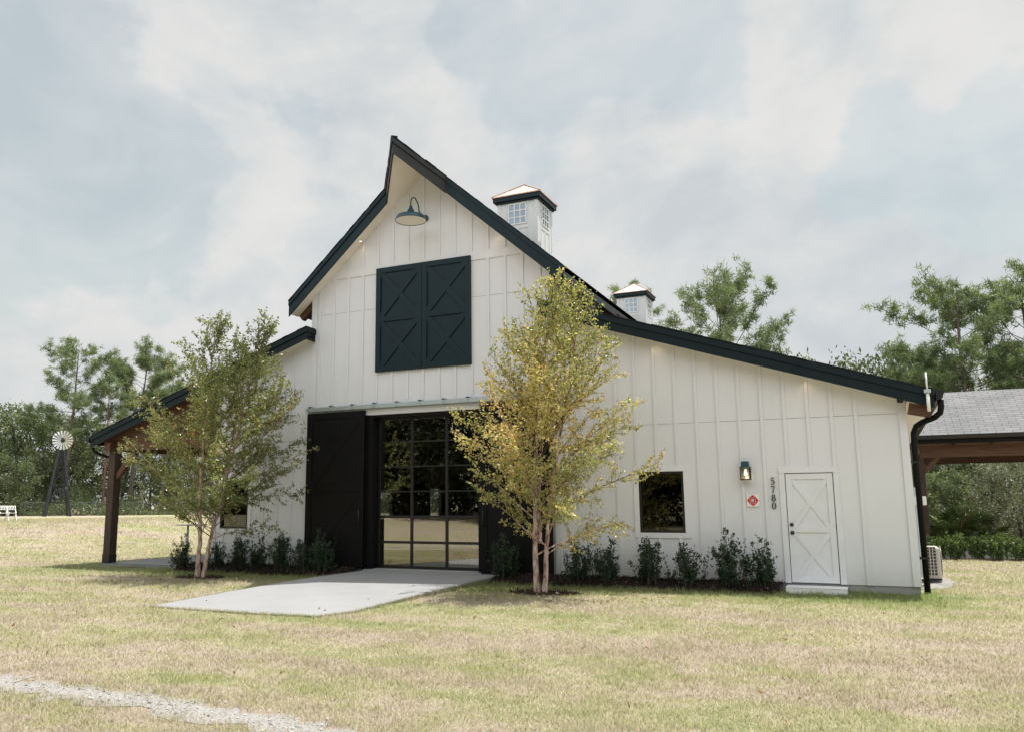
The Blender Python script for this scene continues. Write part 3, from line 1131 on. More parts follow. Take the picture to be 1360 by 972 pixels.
SIDE_WIN = [(8.15, 8.95, 1.0, 1.98), (11.80, 12.72, 0.95, 2.10), (16.5, 17.4, 1.0, 2.0)]
side_wall(1, RW, [])
side_wall(-1, -LW, SIDE_WIN)
mb = MB()
for s in (-1, 1):
    mb.prism([(s * 0.0, 0), (s * CW, 0), (s * CW, zc(CW) - 0.3), (0, ZR - 0.3)], 27.02, 27.18)
mb.prism([(CW, 0), (RW, 0), (RW, zw(RW) - 0.22), (CW, zw(CW) - 0.22)], 27.022, 27.178)
mb.prism([(-CW, 0), (-LW, 0), (-LW, zw(LW) - 0.22), (-CW, zw(CW) - 0.22)], 27.022, 27.178)
mb.build('back_wall', M['siding'], barn)
for s in (-1, 1):
    mb = MB()
    x0, x1 = sorted((s * (CW - 0.12), s * CW))
    mb.box(x0, x1, 0.17, 27.0, ZW - 0.3, zc(CW) - 0.2)
    cl = mb.build('clerestory_wall', M['siding'], barn)
    for k in range(7):
        y0 = 1.2 + k * 3.8
        m2 = MB()
        xo = s * (CW + 0.004)
        xa, xb = sorted((xo, xo + s * 0.03))
        for (ya, yb, za, zb) in ((y0, y0 + 1.3, 6.12, 6.17), (y0, y0 + 1.3, 6.62, 6.67), (y0, y0 + .05, 6.17, 6.62), (y0 + 1.25, y0 + 1.3, 6.17, 6.62), (y0 + .63, y0 + .67, 6.17, 6.62)):
            m2.box(xa, xb, ya, yb, za, zb, 0)
        xa, xb = sorted((xo, xo + s * 0.01))
        m2.box(xa, xb, y0 + 0.05, y0 + 1.25, 6.17, 6.62, 1)
        m2.build('clerestory_window', [M['blackmetal'], M['cglass']], cl)


# ---- windows of the front wall
def front_window(w):
    x0, x1, z0, z1 = w
    b = MB()
    e = 0.045
    b.box(x0, x1, -0.016, 0.10, z0, z0 + e)
    b.box(x0, x1, -0.016, 0.10, z1 - e, z1)
    b.box(x0, x0 + e, -0.0155, 0.10, z0 + e, z1 - e)
    b.box(x1 - e, x1, -0.0155, 0.10, z0 + e, z1 - e)
    f = b.build('window', M['blackmetal'], barn, 0.003)
    p = MB()
    p.box(x0 + e, x1 - e, 0.034, 0.040, z0 + e, z1 - e)
    p.build('pane', M['wglass'], f)
    t = MB()
    t.box(x0 - TR, x1 + TR, -0.026, 0.002, z1 + 0.002, z1 + TR)
    t.box(x0 - TR, x1 + TR, -0.030, 0.002, z0 - TR, z0 - 0.002)
    t.box(x0 - TR, x0 - 0.002, -0.025, 0.002, z0, z1)
    t.box(x1 + 0.002, x1 + TR, -0.025, 0.002, z0, z1)
    t.build('window_trim', M['trim'], f, 0.003)
    # a plain dark room box behind the glass
    return f


front_window(WIN_L)
front_window(WIN_R)


# ---- boards of an X-braced leaf, in the XZ plane; y is the face of the panel, boards stand out towards -Y
def x_brace(b, x0, x1, z0, z1, y, w, t1, t2, mi=0):
    for (a, c, t) in (((x0, z0), (x1, z1), t1), ((x0, z1), (x1, z0), t2)):
        ax_, az_ = a
        cx_, cz_ = c
        L = math.hypot(cx_ - ax_, cz_ - az_)
        px, pz = -(cz_ - az_) / L * w / 2, (cx_ - ax_) / L * w / 2
        ex, ez = (cx_ - ax_) / L * w * 0.3, (cz_ - az_) / L * w * 0.3
        b.prism([(ax_ + px - ex, az_ + pz - ez), (ax_ - px - ex, az_ - pz - ez), (cx_ - px + ex, cz_ - pz + ez), (cx_ + px + ex, cz_ + pz + ez)], y - t, y - 0.001, mi)


def braced_leaf(name, mat, parent, x0, x1, z0, z1, y, thick, fw_, bw, rails, t=0.030, bevel=0.004):
    """a leaf with stiles, rails at the given heights and an X in every bay"""
    b = MB()
    b.box(x0, x1, y, y + thick, z0, z1)
    b.box(x0, x0 + fw_, y - t, y + 0.001, z0, z1)
    b.box(x1 - fw_, x1, y - t, y + 0.001, z0, z1)
    zz = [z0] + [r for r in rails] + [z1 - fw_]
    for i, r in enumerate(zz):
        b.box(x0 + fw_ - 0.001, x1 - fw_ + 0.001, y - t + 0.001, y + 0.001, r, r + fw_)
    for lo, hi in zip(zz[:-1], zz[1:]):
        x_brace(b, x0 + fw_, x1 - fw_, lo + fw_, hi, y, bw, t - 0.006, t - 0.011)
    return b.build(name, mat, parent, bevel)


for x0, x1 in ((LOFT[0], -0.004), (0.004, LOFT[1])):
    braced_leaf('hayloft_shutter', M['teal'], barn, x0, x1, LOFT[2], LOFT[3], -0.045, 0.045, 0.13, 0.145, [(LOFT[2] + LOFT[3]) / 2 - 0.065], 0.032)

d = braced_leaf('side_door', M['trim'], barn, DOOR[0] + 0.012, DOOR[1] - 0.012, 0.012, DOOR[3] - 0.012, 0.012, 0.05, 0.105, 0.085, [0.93], 0.024, 0.003)
b = MB()
for x in (DOOR[0] + 0.085,):
    pass
b.lathe([(0.0, -0.075), (0.026, -0.070), (0.034, -0.055), (0.028, -0.040), (0.012, -0.034), (0.012, -0.012), (0.036, -0.010), (0.036, -0.002)], (7.975, -0.012, 0.925), 16, axis='Y')
b.build('knob', M['blackmetal'], d, smooth=True)
b = MB()
b.lathe([(0.0, -0.032), (0.026, -0.030), (0.034, -0.022), (0.034, -0.002)], (7.972, -0.012, 1.075), 16, axis='Y')
b.build('deadbolt', M['blackmetal'], d, smooth=True)
b = MB()
b.box(DOOR[0] - TR, DOOR[0] - 0.003, -0.027, 0.05, 0.0, DOOR[3])
b.box(DOOR[1] + 0.003, DOOR[1] + TR, -0.027, 0.05, 0.0, DOOR[3])
b.box(DOOR[0] - TR, DOOR[1] + TR, -0.029, 0.05, DOOR[3] + 0.003, DOOR[3] + TR + 0.02)
b.build('door_trim', M['trim'], d, 0.003)
b = MB()
b.box(DOOR[0] - 0.002, DOOR[1] + 0.002, 0.065, 0.075, 0.0, DOOR[3] + 0.002)
b.build('door_jamb', M['blackmetal'], d)
for zz in (0.25, 1.05, 1.82):
    b = MB()
    b.box(DOOR[1] - 0.010, DOOR[1] + 0.006, -0.016, 0.0, zz - 0.045, zz + 0.045)
    b.build('hinge', M['blackmetal'], d)

# ---- great sliding doors, track, glass door
for x0, x1 in ((-3.21, -1.53), (1.53, 3.21)):
    sd = braced_leaf('sliding_door', M['black'], barn, x0, x1, 0.03, 3.73, -0.115, 0.05, 0.16, 0.15, [1.80], 0.018, 0.004)
    b = MB()
    hx = x1 - 0.09 if x0 < 0 else x0 + 0.09
    b.tube([(hx, -0.135, 1.0), (hx, -0.19, 1.02), (hx, -0.19, 1.36), (hx, -0.135, 1.38)], 0.012, 8)
    b.build('door_pull', M['blackmetal'], sd, smooth=True)
b = MB()
b.box(-3.24, 3.24, -0.165, -0.155, 3.775, 3.855)
b.box(-3.24, 3.24, -0.164, -0.075, 3.855, 3.865)
b.box(-3.24, 3.24, -0.085, -0.075, 3.755, 3.855)
trk = b.build('door_track', M['galv'], barn)
for k in range(11):
    x = -3.12 + k * 0.624
    b = MB()
    b.box(x - 0.035, x + 0.035, -0.178, -0.166, 3.79, 3.90)
    b.box(x - 0.035, x + 0.035, -0.178, -0.005, 3.868, 3.90)
    b.lathe([(0.016, -0.192), (0.016, -0.178)], (x, 0, 3.835), 8, axis='Y')
    b.build('track_bracket', M['galv'], trk)
b = MB()
b.box(-3.22, 3.22, -0.032, 0.003, 3.625, 3.925)
b.build('header_board', M['trim'], barn, 0.004)
b = MB()
b.box(-1.52, -1.36, 0.003, 0.34, 0.0, 3.62)
b.box(-1.72, -1.50, -0.030, 0.0029, 0.0, 3.622)
b.box(1.50, 1.72, -0.030, 0.0029, 0.0, 3.622)
b.box(1.42, 1.52, 0.003, 0.34, 0.0, 3.62)
b.box(-1.36, 1.42, 0.003, 0.34, 3.56, 3.62)
b.build('door_reveal', M['black'], barn)
YG = 0.26
b = MB()
X0, X1, Z0, Z1 = -1.36, 1.42, 0.02, 3.56
W3 = (X1 - X0) / 3
H6 = (Z1 - Z0) / 6
for i in range(4):
    w_ = 0.05 if i in (0, 3) else 0.032
    b.box(X0 + i * W3 - w_ if i else X0, X0 + i * W3 + w_ if i < 3 else X1, YG, YG + 0.05, Z0, Z1)
for j in range(7):
    w_ = 0.05 if j in (0, 6) else 0.030 if j < 3 else 0.014
    za = Z0 + j * H6 - w_ if j else Z0
    zb = Z0 + j * H6 + w_ if j < 6 else Z1
    b.box(X0 + 0.05, X1 - 0.05, YG + 0.002, YG + 0.048, za, zb)
gd = b.build('glass_door', M['blackmetal'], barn)
b = MB()
for i in range(3):
    for j in range(6):
        b.box(X0 + i * W3 + 0.02, X0 + (i + 1) * W3 - 0.02, YG + 0.021 + 0.0002 * i, YG + 0.027 + 0.0002 * i, Z0 + j * H6 + 0.01, Z0 + (j + 1) * H6 - 0.01)
b.build('panes', M['glass'], gd)
b = MB()
b.box(-1.52, 1.52, -0.10, 0.34, -0.04, -0.004)
b.build('threshold', M['found'], barn)


# ---- roofs
def roof_sheet(name, poly_xy, zf, thick, mat, parent, uvs=1.0, bottom_mat=None):
    """roof slab: poly in plan, top follows zf"""
    b = MB()
    if area2(poly_xy) < 0:
        poly_xy = poly_xy[::-1]
    top = [(x, y, zf(x)) for x, y in poly_xy]
    bot = [(x, y, zf(x) - thick) for x, y in poly_xy]
    b.face(top, 0, [(y, abs(x) * 1.2) for x, y in poly_xy])
    b.face(bot[::-1], 1)
    n = len(top)
    for i in range(n):
        j = (i + 1) % n
        b.face([bot[i], bot[j], top[j], top[i]], 0)
    return b.build(name, [mat, bottom_mat or mat], parent)


def fascia(name, path, h, t, drop, mat, parent, trim=True):
    """board standing under a roof edge; path of top-edge points, outward side = right of travel seen from above"""
    b = MB()
    P = [Vector(p) for p in path]

    def norms():
        out = []
        segn = []
        for a, c in zip(P[:-1], P[1:]):
            d_ = Vector((c.x - a.x, c.y - a.y, 0)).normalized()
            segn.append(Vector((d_.y, -d_.x, 0)))
        for i in range(len(P)):
            if i == 0:
                out.append(segn[0])
            elif i == len(P) - 1:
                out.append(segn[-1])
            else:
                m_ = (segn[i - 1] + segn[i]).normalized()
                out.append(m_ / max(0.3, m_.dot(segn[i])))
        return out
    N_ = norms()

    def strip(o0, o1, z0, z1):
        vs = []
        for p, n_ in zip(P, N_):
            for o_, z_ in ((o0, z0), (o1, z0), (o1, z1), (o0, z1)):
                vs.append((p.x + n_.x * o_, p.y + n_.y * o_, p.z + z_))
        fs = []
        for i in range(len(P) - 1):
            for q in range(4):
                r = (q + 1) % 4
                fs.append((i * 4 + q, i * 4 + r, i * 4 + 4 + r, i * 4 + 4 + q))
        fs.append((3, 2, 1, 0))
        e = (len(P) - 1) * 4
        fs.append((e, e + 1, e + 2, e + 3))
        b.solid(vs, fs)
    strip(-t, 0.0, -h - drop, -drop)
    if trim:
        strip(0.001, 0.028, -drop - 0.125, -drop - 0.002)
    return b.build(name, mat, parent, 0.004)


def drip_edge(path, parent, rng):
    """ragged butt ends of the shingles along a roof edge"""
    b = MB()
    for a, c in zip(path[:-1], path[1:]):
        a, c = Vector(a), Vector(c)
        L = (c - a).length
        n_ = max(1, int(L / 0.15))
        for i in range(n_):
            p, q = a.lerp(c, i / n_), a.lerp(c, (i + 0.98) / n_)
            lift = rng.uniform(0.004, 0.016)
            out = rng.uniform(0.03, 0.05)
            dr = Vector((q.x - p.x, q.y - p.y, 0)).normalized()
            nn = Vector((dr.y, -dr.x, 0))
            up = Vector((0, 0, lift))
            lo = Vector((0, 0, -0.012))
            vs = [p - nn * 0.12 + lo, p + nn * out + lo, q + nn * out + lo, q - nn * 0.12 + lo, p - nn * 0.12 + up, p + nn * out + up, q + nn * out + up, q - nn * 0.12 + up]
            b.solid(vs, [(0, 3, 2, 1), (4, 5, 6, 7), (0, 1, 5, 4), (1, 2, 6, 5), (2, 3, 7, 6), (3, 0, 4, 7)])
    return b.build('shingle_edge', M['shingle_dark'], parent)


rs = random.Random(4)
for s in (-1, 1):
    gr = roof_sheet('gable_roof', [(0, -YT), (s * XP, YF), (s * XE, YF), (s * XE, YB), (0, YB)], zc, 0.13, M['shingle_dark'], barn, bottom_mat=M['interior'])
    # soffit under the front overhang and under the eave
    sf = MB()
    k = 0.36
    poly = [(0, -YT + 0.03), (s * XP, YF + 0.03), (s * XE * 0.995, YF + 0.03), (s * XE * 0.995, -0.001), (0, -0.001)]
    vs = [(x, y, zc(x) - k) for x, y in poly] + [(x, y, zc(x) - k + 0.02) for x, y in poly]
    n_ = len(poly)
    sf.solid(vs, [tuple(range(n_)), tuple(range(2 * n_ - 1, n_ - 1, -1))] + [(i, (i + 1) % n_, n_ + (i + 1) % n_, n_ + i) for i in range(n_)])
    x0, x1 = CW + 0.001, XE - 0.03
    vs = []
    for y in (0.0, YB - 0.05):
        for x in (x0, x1):
            vs += [(s * x, y, zc(x) - 0.22), (s * x, y, zc(x) - 0.20)]
    sf.solid(vs, [(0, 2, 6, 4), (1, 5, 7, 3), (0, 1, 3, 2), (4, 6, 7, 5), (2, 3, 7, 6), (0, 4, 5, 1)])
    sf.build('soffit', M['soffit'], gr)
    # side fascia along the eave
    path = [(s * XE, YF - 0.0, zc(XE)), (s * XE, YB, zc(XE))]
    fascia('eave_fascia', path if s > 0 else path[::-1], 0.30, 0.03, 0.012, M['charcoal'], gr, trim=False)
    for y in (0.10, 3.95, 7.8, 11.6, 15.5, 19.3, 23.2, 27.0):
        t = MB()
        t.bar((s * (CW - 0.05), y, zc(CW) - 0.36), (s * (XE - 0.035), y, zc(XE) - 0.345), 0.14, 0.24)
        t.build('rafter_tail', M['beam'], gr)
    wr = roof_sheet('wing_roof', [(s * 3.10, YF), (s * XW, YF), (s * XW, YB), (s * 3.10, YB)], zw, 0.12, M['shingle_dark'], barn, bottom_mat=M['deckwood'])
    sf = MB()
    a0, a1 = 3.10, (XW - 0.03 if s > 0 else LW)
    vs = []
    for y in (YF + 0.03, -0.001):
        for x in (a0, a1):
            vs += [(s * x, y, zw(x) - 0.27), (s * x, y, zw(x) - 0.25)]
    sf.solid(vs, [(0, 2, 6, 4), (1, 5, 7, 3), (0, 1, 3, 2), (4, 6, 7, 5), (2, 3, 7, 6), (0, 4, 5, 1)])
    if s > 0:
        vs = []
        for y in (0.0, YB - 0.05):
            for x in (RW + 0.03, XW - 0.03):
                vs += [(x, y, zw(x) - 0.27), (x, y, zw(x) - 0.25)]
        sf.solid(vs, [(0, 2, 6, 4), (1, 5, 7, 3), (0, 1, 3, 2), (4, 6, 7, 5), (2, 3, 7, 6), (0, 4, 5, 1)])
    sf.build('soffit', M['soffit'], wr)
    # front fascia with a mitred return into the wall at its upper end
    up = (s * 3.10, YF, zw(3.10))
    ret = (s * 3.10, -0.03, zw(3.10) - 0.02)
    lowp = (s * (XW + 0.0), YF, zw(XW))
    path = [lowp, up, ret]
    if s > 0:
        path = [ret, up, lowp]
    else:
        path = [lowp, up, ret]
    fascia('fascia', path, 0.315, 0.035, 0.012, M['wingteal'], wr)
    drip_edge([up, lowp] if s > 0 else [lowp, up], wr, rs)
    path = [(s * XW, YF + 0.04, zw(XW)), (s * XW, YB, zw(XW))]
    fascia('eave_fascia', path if s > 0 else path[::-1], 0.24, 0.03, 0.012, M['black'], wr, trim=False)
    # gutter along the eave, seen from its end
    g = MB()
    x = XW
    z0 = zw(XW) - 0.02
    prof = [(0.0, 0.0), (0.0, -0.17), (0.075, -0.17), (0.105, -0.13), (0.115, -0.06), (0.15, -0.03), (0.15, 0.0), (0.135, 0.0), (0.135, -0.02), (0.10, -0.05), (0.09, -0.12), (0.07, -0.155), (0.015, -0.155), (0.015, 0.0)]
    g.prism([(s * (x + 0.032 + p[0]), z0 + p[1]) for p in prof], YF - 0.03, YB)
    g.prism([(s * (x + 0.032 + p[0]), z0 + p[1]) for p in prof[:7]], YF - 0.04, YF - 0.028)
    g.build('gutter', M['blackmetal'], wr)

# the gable rake and its projecting prow
rake = [(-XE, YF, zc(XE)), (-XP, YF, zc(XP)), (0, -YT, ZR), (XP, YF, zc(XP)), (XE, YF, zc(XE))]
gr = [o for o in bpy.data.objects if o.name.startswith('gable_roof')][0]
fascia('rake_board', rake[:2], 0.40, 0.035, 0.012, M['teal'], gr)
fascia('rake_board', rake[3:], 0.40, 0.035, 0.012, M['teal'], gr)
fascia('prow_board', rake[1:4], 0.40, 0.035, 0.012, M['charcoal'], gr)
drip_edge(rake, gr, rs)
# timber end under the right-hand eave of the wing and the downspouts
b = MB()
b.bar((RW + 0.03, -0.20, zw(10.2) - 0.40), (XW - 0.05, -0.20, zw(10.45) - 0.40), 0.16, 0.20)
b.build('eave_timber', M['beam'], barn)


def downspout(pts, parent, w=0.125, d=0.09):
    b = MB()
    b.tube(pts, w / 2, 10)
    o = b.build('downspout', M['black'], parent, smooth=True)
    return o


ds = downspout([(10.60, YF + 0.06, 3.26), (10.60, YF + 0.06, 3.14), (10.58, YF + 0.08, 3.04), (10.50, -0.22, 2.97), (10.30, -0.06, 2.90), (10.20, 0.02, 2.84), (10.15, 0.05, 2.72), (10.145, 0.05, 2.55), (10.145, 0.05, -0.13)], barn, 0.105)
for z in (0.5, 2.2):
    b = MB()
    b.box(10.062, 10.215, -0.018, 0.120, z - 0.02, z + 0.02)
    b.build('downspout_strap', M['blackmetal'], ds)

# ---- porch on the left
PX = -9.93
for y in (0.0, 6.9, 13.6, 20.4, 26.6):
    b = MB()
    b.box(PX - 0.125, PX + 0.125, y - 0.125, y + 0.125, -0.068, 3.02)
    po = b.build('porch_post', M['post'], barn, 0.012)
    b = MB()
    b.box(PX - 0.133, PX + 0.133, y - 0.133, y + 0.133, -0.066, 0.16)
    b.build('post_shoe', M['blackmetal'], po, 0.004)
    b = MB()
    b.bar((PX + 0.12, y, 2.28), (PX + 0.80, y, 3.00), 0.12, 0.15)
    b.build('porch_brace', M['beam'], po, 0.006)
    b = MB()
    b.box(PX - 0.30, -LW - 0.03, y - 0.08, y + 0.08, 3.03, 3.32)
    b.build('tie_beam', M['beam'], barn, 0.008)
    b = MB()
    b.bar((PX - 0.42, y, zw(PX - 0.42) - 0.27), (-LW - 0.03, y, zw(LW) - 0.27), 0.13, 0.26)
    b.build('porch_rafter', M['beam'], barn, 0.008)
b = MB()
b.box(PX - 0.10, PX + 0.10, -0.3, 27.3, 3.021, 3.24)
b.build('porch_beam', M['beamy'], barn, 0.008)
downspout([(-10.58, -0.24, 3.14), (-10.57, -0.22, 3.05), (-10.48, -0.14, 2.96), (-10.3, -0.04, 2.89), (-10.14, 0.0, 2.84), (-10.10, 0.0, 2.72), (-10.10, 0.0, 0.2), (-10.13, -0.03, 0.08)], barn, 0.085)


# ---- cupolas
def cupola(yc):
    h = 0.66
    b = MB()
    b.box(-h, h, yc - h, yc + h, 8.9, 10.86)
    t = 0.014
    for sx_ in (-1, 1):
        for (c, hw) in ((sx_ * (h - 0.06), 0.06),):
            pass
    for fy in (-1, 1):
        y0, y1 = sorted((yc + fy * h, yc + fy * (h + t)))
        for x0, x1 in ((-h - t, -h + 0.10), (h - 0.10, h + t), (-0.38, -0.34), (0.34, 0.38)):
            b.box(x0, x1, y0, y1, 8.9, 10.85)
        b.box(-0.34, 0.34, y0, y1 - 0.001, 9.93, 10.04)
        b.box(-0.03, 0.03, y0, y1 - 0.002, 9.0, 9.93)
    for fx in (-1, 1):
        x0, x1 = sorted((fx * h, fx * (h + t)))
        for ya, yb in ((-h, -h + 0.10), (h - 0.10, h), (-0.38, -0.34), (0.34, 0.38)):
            b.box(x0, x1, yc + ya, yc + yb, 8.9, 10.85)
        b.box(x0, x1 - 0.001, yc - 0.34, yc + 0.34, 9.93, 10.04)
        b.box(x0, x1 - 0.002, yc - 0.03, yc + 0.03, 9.0, 9.93)
    c = b.build('cupola', M['cupwall'], barn)
    for ang in range(4):
        w = MB()
        A = ang * math.pi / 2
        ca, sa = math.cos(A), math.sin(A)

        def T(x, y, z):
            return (x * ca - y * sa, yc + x * sa + y * ca, z)

        def wb(x0, x1, y0, y1, z0, z1, mi):
            n0 = len(w.v)
            w.box(x0, x1, y0, y1, z0, z1, mi)
            w.v[n0:] = [T(*p) for p in w.v[n0:]]
        z0, z1, x0, x1 = 10.09, 10.74, -0.29, 0.29
        wb(x0, x1, -h - 0.012, -h - 0.004, z0, z1, 1)
        for i in range(4):
            xx = x0 + i * (x1 - x0) / 3
            wb(xx - 0.018, xx + 0.018, -h - 0.026, -h - 0.001, z0, z1, 0)
            zz = z0 + i * (z1 - z0) / 3
            wb(x0 - 0.018, x1 + 0.018, -h - 0.0265, -h - 0.001, zz - 0.018, zz + 0.018, 0)
        w.build('cupola_window', [M['white'], M['cglass']], c)
    e = 0.815
    f = MB()
    f.box(-e + 0.03, e - 0.03, yc - e + 0.03, yc + e - 0.03, 10.855, 11.0 - 0.005)
    f.box(-e + 0.09, e - 0.09, yc - e + 0.09, yc + e - 0.09, 10.80, 10.856)
    f.build('cupola_fascia', M['teal'], c, 0.004)
    r = MB()
    zb, zt = 10.995, 11.60
    cs = [(-e, yc - e), (e, yc - e), (e, yc + e), (-e, yc + e)]
    for i in range(4):
        p, q = cs[i], cs[(i + 1) % 4]
        r.face([(p[0], p[1], zb + 0.03), (q[0], q[1], zb + 0.03), (0, yc, zt)], 0)
        r.face([(p[0], p[1], zb), (q[0], q[1], zb), (q[0], q[1], zb + 0.03), (p[0], p[1], zb + 0.03)], 1)
    r.face([(x, y, zb) for x, y in cs[::-1]], 1)
    for p in cs:
        r.bar((p[0] * 0.99, yc + (p[1] - yc) * 0.99, zb + 0.04), (0, yc, zt + 0.012), 0.045, 0.03, mi=1)
    for i in range(4):
        p, q = Vector((*cs[i], zb + 0.035)), Vector((*cs[(i + 1) % 4], zb + 0.035))
        top = Vector((0, yc, zt))
        for u in (0.25, 0.5, 0.75):
            a = p.lerp(q, u)
            m_ = (p + q) / 2
            k = 1 - abs(u - 0.5) * 2
            r.bar(a, a + (top - m_) * (0.97 * k if u != 0.5 else 0.97), 0.014, 0.022, mi=0)
    r.build('cupola_roof', [M['copper'], M['copper_edge']], c)
    return c


cupola(6.78)
cupola(20.49)

# ---- lit downlights in the soffits (three are lit in the photograph)
for (x, z, gable) in ((-1.72, zc(1.72) - 0.362, True), (1.98, zc(1.98) - 0.362, True), (5.54, zw(5.54) - 0.272, False), (8.39, zw(8.39) - 0.272, False)):
    b = MB()
    y = -0.15
    b.lathe([(0.062, 0.012), (0.062, -0.012), (0.045, -0.012), (0.045, 0.0)], (x, y, z), 16)
    dl = b.build('downlight', M['white'], barn)
    b = MB()
    b.lathe([(0.044, -0.006), (0.0, -0.007)], (x, y, z), 16)
    b.build('lens', M['can'], dl)
    L = bpy.data.lights.new('downlight_lamp', 'SPOT')
    L.energy = 1.3
    L.spot_size = math.radians(125)
    L.spot_blend = 0.8
    L.shadow_soft_size = 0.04
    L.color = (1.0, 0.72, 0.45)
    lo = bpy.data.objects.new('downlight_lamp', L)
    COL.objects.link(lo)
    lo.location = (x, y, z - 0.02)
    lo.parent = dl
    lo.matrix_parent_inverse = parent_inverse(dl)

# ------------------------------------------------------------------ lamps, sign, numbers on the front wall
gl = empty('gooseneck_lamp', (0.06, 0, 8.34))
tag(gl, 'dark teal gooseneck barn lamp with a wide round shade high under the gable peak', 'lamp')
b = MB()
b.lathe([(0.0, -0.05), (0.05, -0.048), (0.085, -0.03), (0.085, -0.001)], (0.06, 0, 8.34), 20, axis='Y')
b.build('wall_mount', M['lampteal'], gl, smooth=True)
b = MB()
pts = []
LY = -0.66
for i in range(25):
    a = i / 24
    if a < 0.25:
        t_ = a / 0.25
        pts.append((0.06 - 0.04 * t_ * 0.3, -0.05 - 0.26 * t_, 8.34 + 0.10 * t_ * t_))
    else:
        t_ = (a - 0.25) / 0.75
        ang = math.radians(-20) + t_ * math.radians(200)
        pts.append((0.048 - 0.028 * t_, (LY + 0.15) + 0.15 * math.cos(ang) + 0.05 * (1 - t_), 8.56 + 0.15 * math.sin(ang) - (0.06 * (1 - t_) if t_ < 0.5 else 0.03 * 0)))
pts.append((0.02, LY, 8.44))
b.tube(pts, 0.016, 8)
b.build('gooseneck_arm', M['lampteal'], gl, smooth=True)
b = MB()
b.lathe([(0.0, 0.34), (0.035, 0.34), (0.05, 0.28), (0.080, 0.24), (0.09, 0.145), (0.24, 0.128), (0.325, 0.095), (0.352, 0.04), (0.36, 0.0), (0.372, -0.012), (0.372, -0.022), (0.361, -0.022), (0.36, -0.0)], (0.02, LY, 8.11), 36, 0, cap=False)
b.lathe([(0.36, -0.012), (0.30, -0.004), (0.18, 0.0), (0.0, 0.002)], (0.02, LY, 8.11), 36, 1, cap=False)
b.build('lamp_shade', [M['lampteal'], M['lampin']], gl, smooth=True)
LX, LZ = 7.205, 1.93
ln = empty('wall_lantern', (LX, 0, LZ))
tag(ln, 'small dark wall lantern with a lit bulb, mounted above the red square sign', 'lantern')
b = MB()
b.box(LX - 0.065, LX + 0.065, -0.045, -0.0215, LZ + 0.08, LZ + 0.32)
b.build('back_plate', M['trim'], ln, 0.004)
b = MB()
b.solid([(LX - 0.115, -0.255, LZ + 0.225), (LX + 0.115, -0.255, LZ + 0.225), (LX + 0.115, -0.03, LZ + 0.225), (LX - 0.115, -0.03, LZ + 0.225),
         (LX - 0.075, -0.215, LZ + 0.25), (LX + 0.075, -0.215, LZ + 0.25), (LX + 0.075, -0.045, LZ + 0.25), (LX - 0.075, -0.045, LZ + 0.25),
         (LX - 0.065, -0.205, LZ + 0.35), (LX + 0.065, -0.205, LZ + 0.35), (LX + 0.065, -0.045, LZ + 0.35), (LX - 0.065, -0.045, LZ + 0.35)],
        [(0, 3, 2, 1), (0, 1, 5, 4), (1, 2, 6, 5), (2, 3, 7, 6), (3, 0, 4, 7), (4, 5, 9, 8), (5, 6, 10, 9), (6, 7, 11, 10), (7, 4, 8, 11), (8, 9, 10, 11)])
b.build('lantern_hood', M['lampteal'], ln, 0.004)
b = MB()
for sx_ in (-1, 1):
    for y in (-0.225, -0.065):
        b.box(LX + sx_ * 0.085 - 0.008, LX + sx_ * 0.085 + 0.008, y - 0.008, y + 0.008, LZ + 0.0, LZ + 0.226)
b.box(LX - 0.093, LX + 0.093, -0.233, -0.057, LZ - 0.012, LZ + 0.006)
b.build('lantern_frame', M['blackmetal'], ln)
b = MB()
b.box(LX - 0.078, LX + 0.078, -0.219, -0.071, LZ + 0.012, LZ + 0.222)
b.build('lantern_glass', M['lglass'], ln)
b = MB()
b.lathe([(0.0, 0.20), (0.014, 0.195), (0.016, 0.16), (0.030, 0.12), (0.030, 0.095), (0.018, 0.075), (0.0, 0.07)], (LX, -0.145, LZ), 14)
b.build('bulb', M['bulb'], ln, smooth=True)
L = bpy.data.lights.new('lantern_lamp', 'POINT')
L.energy = 0.35
L.shadow_soft_size = 0.035
L.color = (1.0, 0.78, 0.52)
lo = bpy.data.objects.new('lantern_lamp', L)
COL.objects.link(lo)
lo.location = (LX, -0.145, LZ + 0.045)
lo.parent = ln
lo.matrix_parent_inverse = parent_inverse(ln)

# red fire placard
SX, SZ, SH = 7.295, 1.53, 0.118
sg = empty('placard', (SX, -0.022, SZ))
tag(sg, 'square white placard with a red pointed badge lettered R, below the lantern', 'sign')
b = MB()
b.box(SX - SH, SX + SH, -0.027, -0.0212, SZ - SH, SZ + SH)
b.build('plate', M['white'], sg, 0.002)
b = MB()
R_ = 0.107
pr_ = []
for k in range(4):
    a0 = math.pi / 2 * k
    for j in range(10):
        u = j / 10
        # pointed lobes: convex arcs from one tip to the next, cut in at the diagonals
        a = a0 + u * math.pi / 2
        rr = R_ * (1 / (abs(math.cos(a)) + abs(math.sin(a)))) ** 0.80 * (1.0 + 0.06 * math.sin(2 * a) ** 2)
        pr_.append((SX + rr * math.cos(a), SZ + rr * math.sin(a)))
b.prism(pr_, -0.0295, -0.0268)
b.build('red_badge', M['red'], sg)
b = MB()
